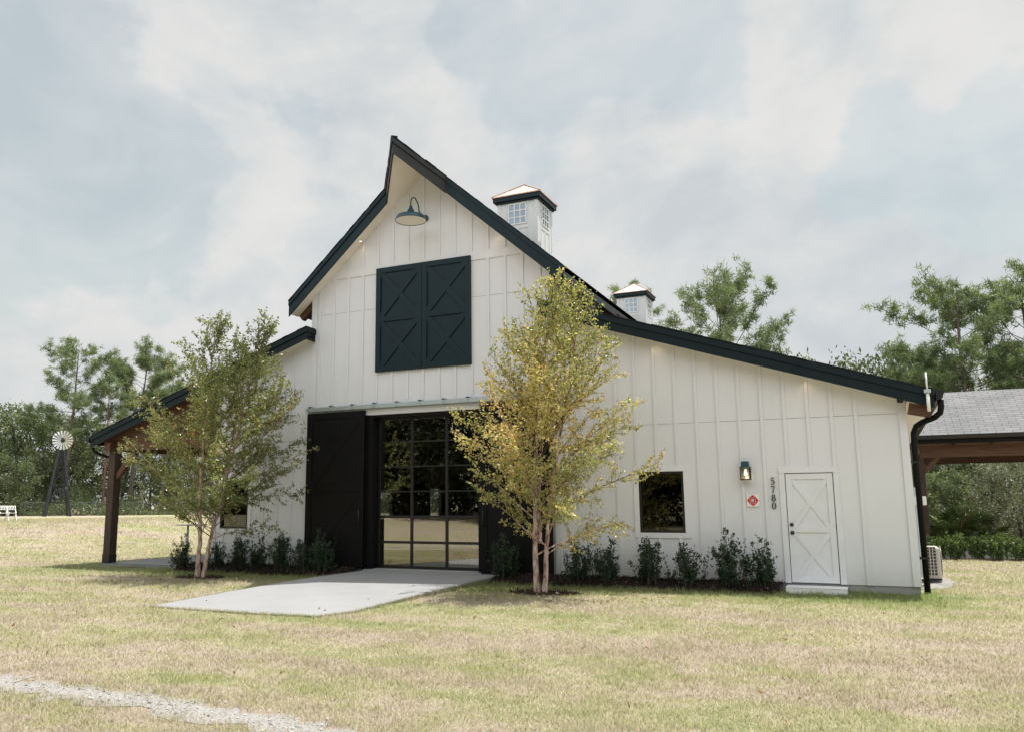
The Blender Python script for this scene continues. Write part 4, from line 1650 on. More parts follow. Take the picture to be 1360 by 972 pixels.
for k in range(4):
    a0 = math.pi / 2 * k
    # white arc near each tip and a white spoke on each diagonal
    n_ = 8
    for j in range(n_):
        a, c = a0 - 0.52 + 1.04 * j / n_, a0 - 0.52 + 1.04 * (j + 1) / n_
        b.prism([(SX + r * math.cos(t_), SZ + r * math.sin(t_)) for r, t_ in ((0.052, a), (0.057, a), (0.057, c), (0.052, c))], -0.0312, -0.0294)
    d_ = a0 + math.pi / 4
    for off in (-0.006, 0.006):
        ox, oz = -math.sin(d_) * off, math.cos(d_) * off
        p0 = (SX + 0.046 * math.cos(d_) + ox, SZ + 0.046 * math.sin(d_) + oz)
        p1 = (SX + 0.074 * math.cos(d_) + ox, SZ + 0.074 * math.sin(d_) + oz)
        nx_, nz_ = -math.sin(d_) * 0.0022, math.cos(d_) * 0.0022
        b.prism([(p0[0] + nx_, p0[1] + nz_), (p0[0] - nx_, p0[1] - nz_), (p1[0] - nx_, p1[1] - nz_), (p1[0] + nx_, p1[1] + nz_)], -0.0313, -0.0294)
b.build('white_lines', M['white'], sg)
b = MB()
b.box(SX - 0.041, SX + 0.041, -0.0322, -0.0294, SZ - 0.041, SZ + 0.041)
b.build('letter_panel', M['darkred'], sg, 0.002)
b = MB()


def rect(b, x0, x1, z0, z1, y0, y1):
    b.prism([(x0, z0), (x1, z0), (x1, z1), (x0, z1)], y0, y1)


ya, yb = -0.0342, -0.0320
rect(b, SX - 0.024, SX - 0.010, SZ - 0.029, SZ + 0.029, ya, yb)
rect(b, SX - 0.010, SX + 0.010, SZ + 0.018, SZ + 0.029, ya, yb)
rect(b, SX - 0.010, SX + 0.010, SZ - 0.006, SZ + 0.004, ya, yb)
b.prism([(SX + 0.010, SZ + 0.029), (SX + 0.010, SZ + 0.018), (SX + 0.012, SZ + 0.011), (SX + 0.010, SZ + 0.004), (SX + 0.010, SZ - 0.006), (SX + 0.019, SZ - 0.001), (SX + 0.024, SZ + 0.008), (SX + 0.024, SZ + 0.018), (SX + 0.018, SZ + 0.027)][::-1], ya, yb)
b.prism([(SX - 0.002, SZ - 0.006), (SX + 0.012, SZ - 0.006), (SX + 0.027, SZ - 0.029), (SX + 0.011, SZ - 0.029)], ya - 0.0002, yb)
b.build('letter', M['white'], sg)

# the house numbers 5 7 8 0, serif numerals one above the other
hn = empty('house_numbers', (7.675, -0.02, 1.65))
tag(hn, 'black serif house numbers 5780 stacked vertically beside the side door', 'house number')
DH_, DW_ = 0.132, 0.078


def stroke(b, pts, closed=False):
    """ribbon of varying width: pts (x, z, halfwidth)"""
    n_ = len(pts)
    L_, R2 = [], []
    for i, (x, z, w_) in enumerate(pts):
        p = pts[(i - 1) % n_] if closed or i else pts[0]
        q = pts[(i + 1) % n_] if closed or i < n_ - 1 else pts[-1]
        tx, tz = q[0] - p[0], q[1] - p[1]
        l_ = math.hypot(tx, tz) or 1
        L_.append((x - tz / l_ * w_, z + tx / l_ * w_))
        R2.append((x + tz / l_ * w_, z - tx / l_ * w_))
    m_ = n_ if closed else n_ - 1
    for i in range(m_):
        j = (i + 1) % n_
        b.prism([L_[i], R2[i], R2[j], L_[j]], -0.032, -0.0205)


def oval(cx, cz, rx, rz, thick, thin, k=28):
    return [(cx + rx * math.cos(2 * math.pi * i / k), cz + rz * math.sin(2 * math.pi * i / k), thin + (thick - thin) * abs(math.cos(2 * math.pi * i / k)) ** 1.3) for i in range(k)]


for ch, zc0 in (('5', 1.895), ('7', 1.735), ('8', 1.578), ('0', 1.428)):
    b = MB()
    cx, bz_ = 7.677, zc0 - DH_ / 2

    def P(u, v_, w_):
        return (cx + (u - 0.5) * DW_, bz_ + v_ * DH_, w_)
    if ch == '0':
        stroke(b, oval(cx, zc0, 0.030, 0.060, 0.0105, 0.004), True)
    elif ch == '8':
        stroke(b, oval(cx, zc0 + 0.031, 0.025, 0.030, 0.0085, 0.004), True)
        stroke(b, oval(cx, zc0 - 0.031, 0.030, 0.033, 0.0095, 0.004), True)
    elif ch == '7':
        stroke(b, [P(0.06, 0.93, 0.008), P(0.95, 0.93, 0.008)])
        stroke(b, [P(0.07, 0.74, 0.002), P(0.06, 0.96, 0.004)])
        stroke(b, [P(0.92, 0.93, 0.003), P(0.62, 0.5, 0.0065), P(0.46, 0.2, 0.009), P(0.42, 0.0, 0.010)])
    else:
        stroke(b, [P(0.22, 0.93, 0.008), P(0.86, 0.94, 0.008), P(0.92, 1.02, 0.003)])
        stroke(b, [P(0.24, 0.93, 0.004), P(0.16, 0.54, 0.003)])
        stroke(b, [P(0.16, 0.54, 0.003), P(0.34, 0.60, 0.006), P(0.62, 0.58, 0.0085), P(0.82, 0.44, 0.010), P(0.86, 0.28, 0.0105), P(0.74, 0.12, 0.009), P(0.5, 0.02, 0.006), P(0.26, 0.03, 0.005), P(0.10, 0.12, 0.007), P(0.10, 0.17, 0.007)])
    tag(b.build('digit', M['blackmetal'], hn))

# white PVC mast on the right rake, black flood lamp under it
am = empty('antenna_mast', (10.40, -0.50, 3.10))
tag(am, 'short white pole clamped to the right end of the barn roof edge', 'antenna')
b = MB()
b.tube([(10.40, -0.50, 3.40), (10.40, -0.50, 3.74)], 0.015, 10)
b.build('mast', M['white'], am, smooth=True)
b = MB()
b.tube([(10.40, -0.50, 3.05), (10.40, -0.50, 3.39)], 0.029, 12)
b.build('radio_tube', M['white'], am, smooth=True)
b = MB()
b.box(10.345, 10.455, -0.545, -0.425, 3.375, 3.435)
b.build('clamp', M['galv'], am, 0.003)
fl = empty('flood_lamp', (9.97, -0.2, 3.32))
tag(fl, 'small round black lamp under the low right end of the barn roof edge', 'lamp')
b = MB()
b.lathe([(0.05, 0.0), (0.055, -0.03), (0.055, -0.09), (0.045, -0.11), (0.0, -0.115)], (9.97, -0.2, 3.37), 16)
b.build('lamp_housing', M['blackmetal'], fl, smooth=True)
b = MB()
b.tube([(9.97, -0.2, 3.36), (9.97, -0.2, 3.42)], 0.02, 8)
b.build('lamp_stem', M['blackmetal'], fl)

# doorstep
ds_ = slab_mesh('doorstep', [(7.84, -0.56), (8.86, -0.56), (8.86, -0.02), (7.84, -0.02)], -0.035, -0.3, M['white'], None, 0.01)
tag(ds_, 'low pale concrete step on the grass in front of the side door', 'doorstep')

# condenser unit and small box on the right-hand side of the barn
ac = empty('condenser_unit', (10.45, 3.0, -0.10))
tag(ac, 'beige outdoor air-conditioning unit with a louvred grille, standing beside the barn', 'air conditioner')
b = MB()
b.box(10.20, 10.54, 2.75, 3.65, -0.06, 0.56)
b.build('cabinet', M['offwhite'], ac, 0.03)
b = MB()
for i in range(9):
    z = 0.01 + i * 0.065
    b.box(10.24, 10.46, 2.738, 2.752, z, z + 0.045)
b.build('louvre', M['interior'], ac)
b = MB()
for i in range(1, 4):
    b.box(10.24 + i * 0.055 - 0.008, 10.24 + i * 0.055 + 0.008, 2.728, 2.737, 0.0, 0.58)
b.build('grille_bar', M['offwhite'], ac)
b = MB()
for i in range(6):
    b.lathe([(0.05 + i * 0.05, 0.0), (0.05 + i * 0.05, 0.008), (0.056 + i * 0.05, 0.008), (0.056 + i * 0.05, 0.0)], (10.561, 3.2, 0.27), 28, axis='X')
b.build('fan_guard', M['offwhite'], ac)
for y in (2.85, 3.55):
    b = MB()
    b.box(10.22, 10.54, y - 0.03, y + 0.03, -0.10, -0.061)
    b.build('foot', M['blackmetal'], ac)
eb = empty('utility_box', (10.15, 2.4, 1.5))
tag(eb, 'small white utility box on a conduit, on the right side wall of the barn', 'utility box')
b = MB()
b.box(10.085, 10.36, 2.3, 2.5, 1.42, 1.60)
b.build('box_body', M['white'], eb, 0.02)
b = MB()
b.tube([(10.16, 2.4, 0.0), (10.16, 2.4, 1.42)], 0.02, 8)
b.tube([(10.16, 2.4, 1.60), (10.16, 2.4, 1.78)], 0.02, 8)
b.build('conduit', M['galv'], eb)

# cocktail table on the porch
ct_ = empty('cocktail_table', (-7.62, 0.55, -0.07))
tag(ct_, 'tall thin cocktail table on the porch slab behind the left birch', 'table')
cx, cy = -7.62, 0.55
b = MB()
b.lathe([(0.0, 1.02), (0.30, 1.02), (0.31, 1.035), (0.30, 1.05), (0.0, 1.05)], (cx, cy, -0.07), 28)
b.build('table_top', M['galv'], ct_)
b = MB()
b.lathe([(0.028, 0.03), (0.028, 1.02)], (cx, cy, -0.07), 12)
b.build('table_stem', M['galv'], ct_, smooth=True)
b = MB()
b.lathe([(0.24, 0.0), (0.24, 0.015), (0.05, 0.045), (0.028, 0.06)], (cx, cy, -0.07), 24)
b.build('table_base', M['galv'], ct_)

# cloth-covered table with crossed wooden legs just inside the glass door
it = empty('crossed_leg_table', (0.55, 1.75, 0.012))
tag(it, 'wooden table with crossed legs before a white panel, seen through the glass door', 'table')
b = MB()
b.box(0.02, 1.12, 1.50, 2.0, 0.86, 0.905)
b.build('table_top', M['inwood'], it, 0.005)
for y in (1.55, 1.95):
    for k in range(2):
        xa = 0.08 + k * 0.52
        b = MB()
        b.bar((xa, y, 0.012), (xa + 0.44, y, 0.86), 0.035, 0.05, (0, 1, 0))
        b.build('leg', M['inwood'], it)
        b = MB()
        b.bar((xa + 0.44, y + 0.04, 0.012), (xa, y + 0.04, 0.86), 0.035, 0.05, (0, 1, 0))
        b.build('leg', M['inwood'], it)
b = MB()
b.box(0.0, 1.3, 2.25, 2.29, 0.012, 1.0)
tag(b.build('white_panel', M['cloth'], None, 0.004), 'low plain white panel standing behind the crossed-leg table inside the barn', 'panel')

# ------------------------------------------------------------------ far left lawn: windmill, chairs, fence
WX, WY = -49.94, 30.15
WZ = float(ground_z(WX, WY))
to = Vector((CAM.x - WX, CAM.y - WY, 0)).normalized()
wa = math.atan2(to.y, to.x) + math.pi / 2 + 0.10
wm = empty('windmill', (WX, WY, WZ), wa)
tag(wm, 'ornamental farm windmill with a silver wheel on a dark lattice tower', 'windmill')
wmM = Matrix.Translation((WX, WY, WZ)) @ Matrix.Rotation(wa, 4, 'Z')


def local(b):
    b.v = [tuple(wmM @ Vector(p)) for p in b.v]
    return b


HT = 5.70
half = lambda z: 0.92 * (1 - z / HT) ** 1.0 * 0.92 + 0.07
legs = [(-1, -1), (1, -1), (1, 1), (-1, 1)]
for sx_, sy_ in legs:
    b = MB()
    b.bar((sx_ * half(0), sy_ * half(0), -0.1), (sx_ * half(HT), sy_ * half(HT), HT), 0.12, 0.12)
    local(b).build('tower_leg', M['navy'], wm)
b = MB()
lv = [1.1, 2.5, 3.9, 4.9]
for i, z in enumerate(lv):
    for k in range(4):
        p, q = legs[k], legs[(k + 1) % 4]
        b.bar((p[0] * half(z), p[1] * half(z), z), (q[0] * half(z), q[1] * half(z), z), 0.07, 0.09)
        if i < 3:
            z2 = lv[i + 1]
            b.bar((p[0] * half(z), p[1] * half(z), z), (q[0] * half(z2), q[1] * half(z2), z2), 0.06, 0.06)
            b.bar((q[0] * half(z), q[1] * half(z), z), (p[0] * half(z2), p[1] * half(z2), z2), 0.06, 0.06)
local(b).build('tower_brace', M['navy'], wm)
b = MB()
ZH = 6.08
b.lathe([(0.0, -0.62), (0.12, -0.60), (0.15, -0.50), (0.15, -0.40), (0.0, -0.38)], (0, 0, ZH), 16, axis='Y')
b.tube([(0, -0.4, ZH), (0, 0.3, ZH)], 0.05, 8)
b.tube([(0, 0, HT - 0.1), (0, 0, ZH)], 0.06, 8)
local(b).build('hub', M['navy'], wm)
for k in range(18):
    a = 2 * math.pi * k / 18
    b = MB()
    ca, sa = math.cos(a), math.sin(a)

    def Q(r, t_, y):
        return (r * ca - t_ * sa, y, ZH + r * sa + t_ * ca)
    b.solid([Q(0.20, -0.03, -0.43), Q(0.20, 0.03, -0.47), Q(0.77, 0.085, -0.51), Q(0.77, -0.075, -0.42), Q(0.20, -0.03, -0.42), Q(0.20, 0.03, -0.46), Q(0.77, 0.085, -0.50), Q(0.77, -0.075, -0.41)],
            [(0, 1, 2, 3), (7, 6, 5, 4), (0, 4, 5, 1), (1, 5, 6, 2), (2, 6, 7, 3), (3, 7, 4, 0)])
    local(b).build('blade', M['silver'], wm)
b = MB()
b.bar((0, 0.3, ZH), (0, 1.1, ZH), 0.05, 0.05)
b.box(-0.01, 0.01, 1.0, 1.7, ZH - 0.28, ZH + 0.28)
local(b).build('tail_vane', M['silver'], wm)


def chair(loc, rz, label):
    x, y = loc
    z = float(ground_z(x, y))
    c = empty('folding_chair', (x, y, z), rz)
    tag(c, label, 'chair', 'white chairs on the far lawn')
    T = Matrix.Translation((x, y, z)) @ Matrix.Rotation(rz, 4, 'Z')

    def fin(b, n_):
        b.v = [tuple(T @ Vector(p)) for p in b.v]
        b.build(n_, M['white'], c)
    b = MB()
    b.box(-0.19, 0.19, -0.20, 0.22, 0.43, 0.465)
    fin(b, 'seat')
    for sx_ in (-1, 1):
        b = MB()
        b.bar((sx_ * 0.21, 0.28, 0.0), (sx_ * 0.21, -0.30, 0.86), 0.035, 0.05, (0, 0, 1))
        fin(b, 'leg')
        b = MB()
        b.bar((sx_ * 0.175, -0.26, 0.0), (sx_ * 0.175, 0.20, 0.50), 0.035, 0.05, (0, 0, 1))
        fin(b, 'leg')
    b = MB()
    b.bar((-0.21, -0.285, 0.83), (0.21, -0.285, 0.83), 0.03, 0.09)
    b.bar((-0.21, -0.17, 0.66), (0.21, -0.17, 0.66), 0.025, 0.05)
    for i in range(4):
        xx = -0.12 + i * 0.08
        b.bar((xx, -0.17, 0.66), (xx, -0.285, 0.83), 0.02, 0.03)
    b.bar((-0.19, 0.17, 0.18), (0.19, 0.17, 0.18), 0.025, 0.03)
    fin(b, 'backrest')


cdir = Vector((0.5, 0.68, 0)).normalized()
for i, lab in enumerate(['rightmost white folding chair in the short row on the far left lawn', 'second white folding chair from the right end of the row on the far lawn',
                         'third white folding chair from the right end of the row on the far lawn', 'white folding chair at the photo edge, fourth from the right end of its row']):
    p = Vector((-35.72, 15.80, 0)) - cdir * 0.47 * i
    chair((p.x, p.y), math.atan2(cdir.y, cdir.x) + math.pi + 0.25, lab)

fe = empty('chain_link_fence', (-50, 37, 0.7))
tag(fe, 'low chain-link fence with a top rail along the foot of the left wood', 'fence')
F0, F1 = Vector((-66.0, 18.0, 0)), Vector((-26.0, 60.0, 0))
F0 = Vector((-54.8, 30.5, 0))
fdir = Vector((10.82, 11.68, 0)).normalized()
b = MB()
FL = 44.0
p0, p1 = F0, F0 + fdir * FL


def gzv(p):
    return float(ground_z(p.x, p.y))


nseg = 15
for i in range(nseg):
    a, c = p0.lerp(p1, i / nseg), p0.lerp(p1, (i + 1) / nseg)
    b.tube([(a.x, a.y, gzv(a) + 1.14), (c.x, c.y, gzv(c) + 1.14)], 0.028, 6)
b.build('top_rail', M['wire'], fe)
for i in range(nseg + 1):
    a = p0.lerp(p1, i / nseg)
    b = MB()
    b.tube([(a.x, a.y, gzv(a) - 0.1), (a.x, a.y, gzv(a) + 1.20)], 0.035, 8)
    b.build('fence_post', M['wire'], fe)
wv, wf = [], []
nrm = Vector((-fdir.y, fdir.x, 0))
step = 0.14
for i in range(int(FL / step)):
    for sg_ in (0, 1.3):
        a = p0 + fdir * (i * step + sg_)
        c = p0 + fdir * (i * step + 1.3 - sg_)
        if max((a - p0).length, (c - p0).length) > FL:
            continue
        za, zb = gzv(a), gzv(c) + 1.13
        k = len(wv)
        e = fdir * 0.006
        wv += [(a - e)[:2] + (za,), (a + e)[:2] + (za,), (c + e)[:2] + (zb,), (c - e)[:2] + (zb,)]
        wf.append((k, k + 1, k + 2, k + 3))
mesh_np('wire_mesh', wv, wf, M['wire'], parent=fe)

# ------------------------------------------------------------------ open pavilion on the right
pv = empty('pavilion', (15, 14.5, -0.15))
tag(pv, 'open timber pavilion with a grey shingle roof beyond the right side of the barn', 'pavilion')
PX0, PX1, PY0, PY1, PYR, PE, PR = 10.72, 20.7, 12.0, 18.2, 15.1, 3.50, 5.12


def gable_slope(name, y0, y1, z0, z1):
    b = MB()
    L_ = math.hypot(y1 - y0, z1 - z0)
    k = 0.06
    f_ = [(PX0, y0, z0), (PX1, y0, z0), (PX1, y1, z1), (PX0, y1, z1)]
    u = [(PX0, 0), (PX1, 0), (PX1, L_), (PX0, L_)]
    if y1 < y0:
        f_, u = f_[::-1], u[::-1]
    b.face(f_, 0, u)
    g_ = [(x, y, z - k) for x, y, z in f_]
    b.face(g_[::-1], 1)
    for i in range(4):
        j = (i + 1) % 4
        b.face([g_[i], g_[j], f_[j], f_[i]], 0)
    return b.build(name, [M['shingle_grey'], M['deckwood']], pv)


gable_slope('pavilion_roof', PY0, PYR, PE, PR)
gable_slope('pavilion_roof', PY1, PYR, PE, PR)
b = MB()
b.prism([(PY0 - 0.13, PE - 0.01), (PY0 - 0.13, PE - 0.06), (PY0 - 0.09, PE - 0.13), (PY0 - 0.001, PE - 0.15), (PY0 - 0.001, PE - 0.01)], PX0 - 0.03, PX1 + 0.03, axis='X')
b.build('pavilion_gutter', M['blackmetal'], pv)
b = MB()
b.box(PX0, PX1, PY0 + 0.001, PY0 + 0.04, PE - 0.26, PE - 0.062)
b.build('pavilion_fascia', M['black'], pv)
for y in (PY0 + 0.55, PY1 - 0.55):
    b = MB()
    b.box(PX0 + 0.05, PX1 - 0.05, y - 0.10, y + 0.10, 2.84, 3.20)
    b.build('pavilion_beam', M['beam'], pv, 0.01)
    for x in (PX0 + 0.07, PX0 + 5.1, PX1 - 0.07):
        b = MB()
        b.box(x - 0.07, x + 0.07, y - 0.099, y + 0.099, -0.2, 2.838)
        po = b.build('pavilion_post', M['post'], pv, 0.008)
        for sx_ in (-1, 1):
            if PX0 < x + sx_ * 0.7 < PX1:
                b = MB()
                b.bar((x + sx_ * 0.06, y, 2.42), (x + sx_ * 0.48, y, 2.845), 0.10, 0.12)
                b.build('pavilion_brace', M['beam'], po)
for x in np.arange(PX0 + 0.17, PX1, 1.2):
    for s in (-1, 1):
        b = MB()
        y0 = PY0 + 0.05 if s < 0 else PY1 - 0.05
        b.bar((x, y0, PE - 0.155 + 0.02), (x, PYR, PR - 0.155 + 0.0), 0.07, 0.16)
        b.build('pavilion_rafter', M['beamy'], pv)
b = MB()
b.box(10.9, 22.5, 11.85, 12.05, -0.25, 0.10)
tag(b.build('garden_kerb', M['white'], None, 0.01), 'long low white kerb behind the clipped hedge shrubs', 'kerb')

# ------------------------------------------------------------------ plants


class Tubes:
    def __init__(self):
        self.v, self.f, self.n = [], [], 0

    def add(self, pts, rad, k=6):
        P = np.asarray(pts, float)
        n = len(P)
        R = np.broadcast_to(np.asarray(rad, float), (n,))
        T = np.gradient(P, axis=0)
        T /= np.linalg.norm(T, axis=1)[:, None] + 1e-9
        ref = np.array([0.31, 0.17, 0.93]) if abs(T[0, 2]) < 0.9 else np.array([0.97, 0.22, 0.1])
        A = np.cross(T, ref)
        A /= np.linalg.norm(A, axis=1)[:, None] + 1e-9
        B = np.cross(T, A)
        a = np.arange(k) * 2 * np.pi / k
        V = P[:, None] + (A[:, None] * np.cos(a)[None, :, None] + B[:, None] * np.sin(a)[None, :, None]) * R[:, None, None]
        self.v.append(V.reshape(-1, 3))
        i = np.arange(n - 1)[:, None] * k
        j = np.arange(k)[None, :]
        f = np.stack([i + j, i + (j + 1) % k, i + k + (j + 1) % k, i + k + j], -1).reshape(-1, 4) + self.n
        self.f.append(f)
        self.n += n * k

    def mesh(self, name, mat, parent):
        return mesh_np(name, np.concatenate(self.v), np.concatenate(self.f), mat, parent=parent, smooth=True)


def curve(p, d, L, n, rng, wob=0.06, bend=(0, 0, 0)):
    """n points from p along d for length L, wandering and bending"""
    pts = [np.array(p, float)]
    d = np.array(d, float)
    d /= np.linalg.norm(d)
    st = L / (n - 1)
    for i in range(n - 1):
        d = d + rng.normal(0, wob, 3) + np.array(bend) / (n - 1)
        d /= np.linalg.norm(d)
        pts.append(pts[-1] + d * st)
    return np.array(pts)


def along(P, t):
    x = t * (len(P) - 1)
    i = min(int(x), len(P) - 2)
    return P[i] + (P[i + 1] - P[i]) * (x - i), (P[i + 1] - P[i]) / (np.linalg.norm(P[i + 1] - P[i]) + 1e-9)


def birch(root, stems, env, seed, leaf_m, n_leaf_per_m, size, first=0.22, nbr=24, wind=(0, 0), shoot=1.0):
    """stems: (base xy, list of points, radius). env(z, az) = crown reach from the axis"""
    rng = np.random.default_rng(seed)
    tr, tw = Tubes(), Tubes()
    L = []
    for si, (P, r0) in enumerate(stems):
        P = np.array(P, float)
        # smooth the stem through its points
        s = np.linspace(0, 1, len(P))
        q = np.linspace(0, 1, 40)
        S = np.stack([np.interp(q, s, P[:, i]) for i in range(3)], 1)
        for _ in range(6):
            S[1:-1] = (S[:-2] + S[1:-1] * 2 + S[2:]) / 4
        S[1:-1] += rng.normal(0, 0.006, (38, 3))
        rad = r0 * (1 - 0.93 * q ** 0.85) * (1 + 0.35 * np.exp(-q * 28))
        tr.add(S, rad, 10)
        top = S[-1, 2]
        # leader leaves
        br = []
        for b in range(nbr):
            t = first + (0.985 - first) * ((b + rng.uniform(0, 0.8)) / nbr) ** 0.92
            p, d = along(S, t)
            az = b * 2.39996 + si * 1.1 + rng.uniform(-0.5, 0.5)
            el = math.radians(rng.uniform(18, 42) + 26 * t)
            out = np.array([math.cos(az), math.sin(az), 0])
            reach = env(min(p[2] + 0.35, top), az)
            ax_d = np.dot(p[:2], out[:2])
            rf = rng.uniform(0.72, 1.10)
            Lb = max(0.22, (reach - ax_d * 0.8) / math.cos(el) * rf)
            Lb = min(Lb, 3.0)
            for _ in range(4):
                zt = min(p[2] + Lb * math.sin(el) * 0.85, top)
                Lb = 0.5 * Lb + 0.5 * max(0.22, (env(zt, az) - ax_d * 0.8) / math.cos(el) * rf)
            Lb = min(Lb, 0.22 + 0.62 * (top - p[2]))
            lim = (top - p[2]) * 0.80 + 0.08
            if Lb * math.sin(el) > lim:
                el = math.asin(max(0.1, min(0.95, lim / Lb)))
                Lb = min(Lb, max(0.22, (reach - ax_d * 0.8) / math.cos(el)))
            dirv = out * math.cos(el) + np.array([wind[0] * 0.15, wind[1] * 0.15, math.sin(el)])
            B = curve(p, dirv, Lb, 12, rng, 0.055, (0, 0, -0.15 + 0.20 * t))
            rb = max(0.006, 0.36 * np.interp(t, q, rad))
            tr_r = np.linspace(rb, 0.003, 12)
            (tr if rb > 0.013 else tw).add(B, tr_r, 5)
            br.append((B, Lb))
        br.append((S[26:], np.linalg.norm(S[-1] - S[26])))
        for B, Lb in br:
            ns = max(3, int(Lb * 8.5))
            for k in range(ns):
                u = 0.22 + 0.78 * (k + rng.uniform(0, 1)) / ns
                p, d = along(B, min(u, 0.999))
                side = rng.normal(size=3)
                side -= d * side.dot(d)
                side /= np.linalg.norm(side)
                dv = d * rng.uniform(0.5, 1.1) + side * rng.uniform(0.5, 0.9) + np.array([0, 0, 0.12])
                ls = shoot * rng.uniform(0.20, 0.52) * (1.15 - 0.55 * u) * min(1.0, 0.5 + Lb * 0.4)
                Q = curve(p, dv, ls, 6, rng, 0.10, (0, 0, -0.05))
                tw.add(Q, np.linspace(0.0042, 0.0016, 6), 3)
                m = rng.poisson(ls * n_leaf_per_m) + 2
                for _ in range(m):
                    pp, dd_ = along(Q, rng.uniform(0.1, 1.0))
                    L.append(pp + rng.normal(0, 0.022, 3))
            m = rng.poisson(Lb * n_leaf_per_m * 0.35)
            for _ in range(m):
                pp, dd_ = along(B, rng.uniform(0.3, 1.0))
                L.append(pp + rng.normal(0, 0.03, 3))
    L = np.array(L)
    v, f = leaf_quads(L, size, 0.62, rng, droop=0.35)
    # leaves turn yellow in clumps, greener towards the shoots at the top
    ph = np.sin(L[:, 0] * 2.3 + seed) + np.sin(L[:, 1] * 2.9) + np.sin(L[:, 2] * 2.1 + 1)
    tint = np.clip(0.45 + 0.10 * ph + rng.normal(0, 0.24, len(L)) - 0.25 * smooth01(4.6, 5.6, L[:, 2]), 0, 1)
    tr.mesh('trunk', M['bark_birch'], root)
    tw.mesh('twigs', M['bark_twig'], root)
    mesh_np('leaves', v, f, leaf_m, np.repeat(tint, 4), root)
    return len(L)


def prof_env(zs, rl, rr, rb):
    """crown reach by height to the left (-X), right (+X) and front/back"""
    def e(z, az):
        c, s = math.cos(az), math.sin(az)
        a = np.interp(z, zs, rr if c > 0 else rl)
        b = np.interp(z, zs, rb)
        return 1.0 / math.sqrt((c / a) ** 2 + (s / b) ** 2)
    return e


GZ = -0.15
# left birch: three slim stems
t1 = empty('birch_tree', (0, 0, 0))
tag(t1, 'green-leaved young birch with pale peeling stems, in front of the left window', 'tree')
zs = [0.9, 1.5, 2.2, 3.0, 3.8, 4.5, 5.2, 5.7, 6.1]
e1 = prof_env(zs, [1.2, 2.2, 2.75, 2.75, 2.40, 1.95, 1.45, 1.0, 0.4], [1.4, 2.3, 2.60, 2.70, 2.65, 2.50, 2.2, 1.8, 0.9], [0.9, 1.4, 1.7, 1.75, 1.6, 1.4, 1.0, 0.7, 0.3])
st1 = [([(-0.06, 0, -0.05), (-0.03, 0.02, 0.8), (-0.10, 0.02, 1.8), (-0.10, 0.05, 3.0), (-0.02, 0.0, 4.2), (0.12, 0.0, 5.2), (0.32, 0.0, 6.02)], 0.060),
       ([(0.10, 0.03, -0.05), (0.20, 0.03, 0.7), (0.48, 0.08, 1.7), (0.75, 0.1, 2.9), (1.05, 0.1, 4.0), (1.38, 0.1, 5.0), (1.72, 0.1, 5.82)], 0.050),
       ([(0.02, 0.12, -0.05), (0.10, 0.2, 0.9), (0.25, 0.35, 2.0), (0.42, 0.45, 3.2), (0.62, 0.5, 4.4), (0.80, 0.5, 5.25)], 0.045)]
n1_ = birch(t1, st1, e1, 21, M['leaf_olive'], 58, 0.056, 0.17, 36, (0.6, 0), 1.45)
t1.location = (B1[0], B1[1], GZ)
# right birch: two stems, golden
t2 = empty('birch_tree', (0, 0, 0))
tag(t2, 'golden-leaved young birch with two pale stems, right of the driveway', 'tree')
zs = [0.7, 1.2, 1.9, 2.6, 3.2, 4.0, 4.7, 5.2, 5.6, 5.9]
e2 = prof_env(zs, [1.1, 1.70, 1.80, 1.65, 1.45, 1.05, 0.80, 0.60, 0.38, 0.15], [1.1, 1.95, 2.10, 2.25, 2.25, 1.85, 1.45, 1.15, 0.85, 0.4], [0.8, 1.3, 1.55, 1.65, 1.6, 1.35, 1.1, 0.85, 0.5, 0.2])
st2 = [([(-0.05, 0, -0.05), (-0.08, 0.0, 0.8), (-0.06, 0.02, 1.8), (-0.02, 0.03, 2.9), (0.10, 0.02, 4.1), (0.26, 0.0, 5.1), (0.42, 0.0, 5.92)], 0.060),
       ([(0.09, 0.02, -0.05), (0.14, 0.02, 0.8), (0.22, 0.05, 1.7), (0.42, 0.1, 2.8), (0.62, 0.1, 3.9), (0.82, 0.1, 4.9), (0.95, 0.1, 5.75)], 0.050),
       ([(0.0, 0.08, 0.9), (-0.05, 0.2, 1.8), (0.0, 0.3, 2.9), (0.05, 0.35, 4.1), (0.1, 0.35, 5.2)], 0.034)]
n2_ = birch(t2, st2, e2, 33, M['leaf_gold'], 52, 0.054, 0.135, 38, (0, 0), 1.5)
t2.location = (B2[0], B2[1], GZ)


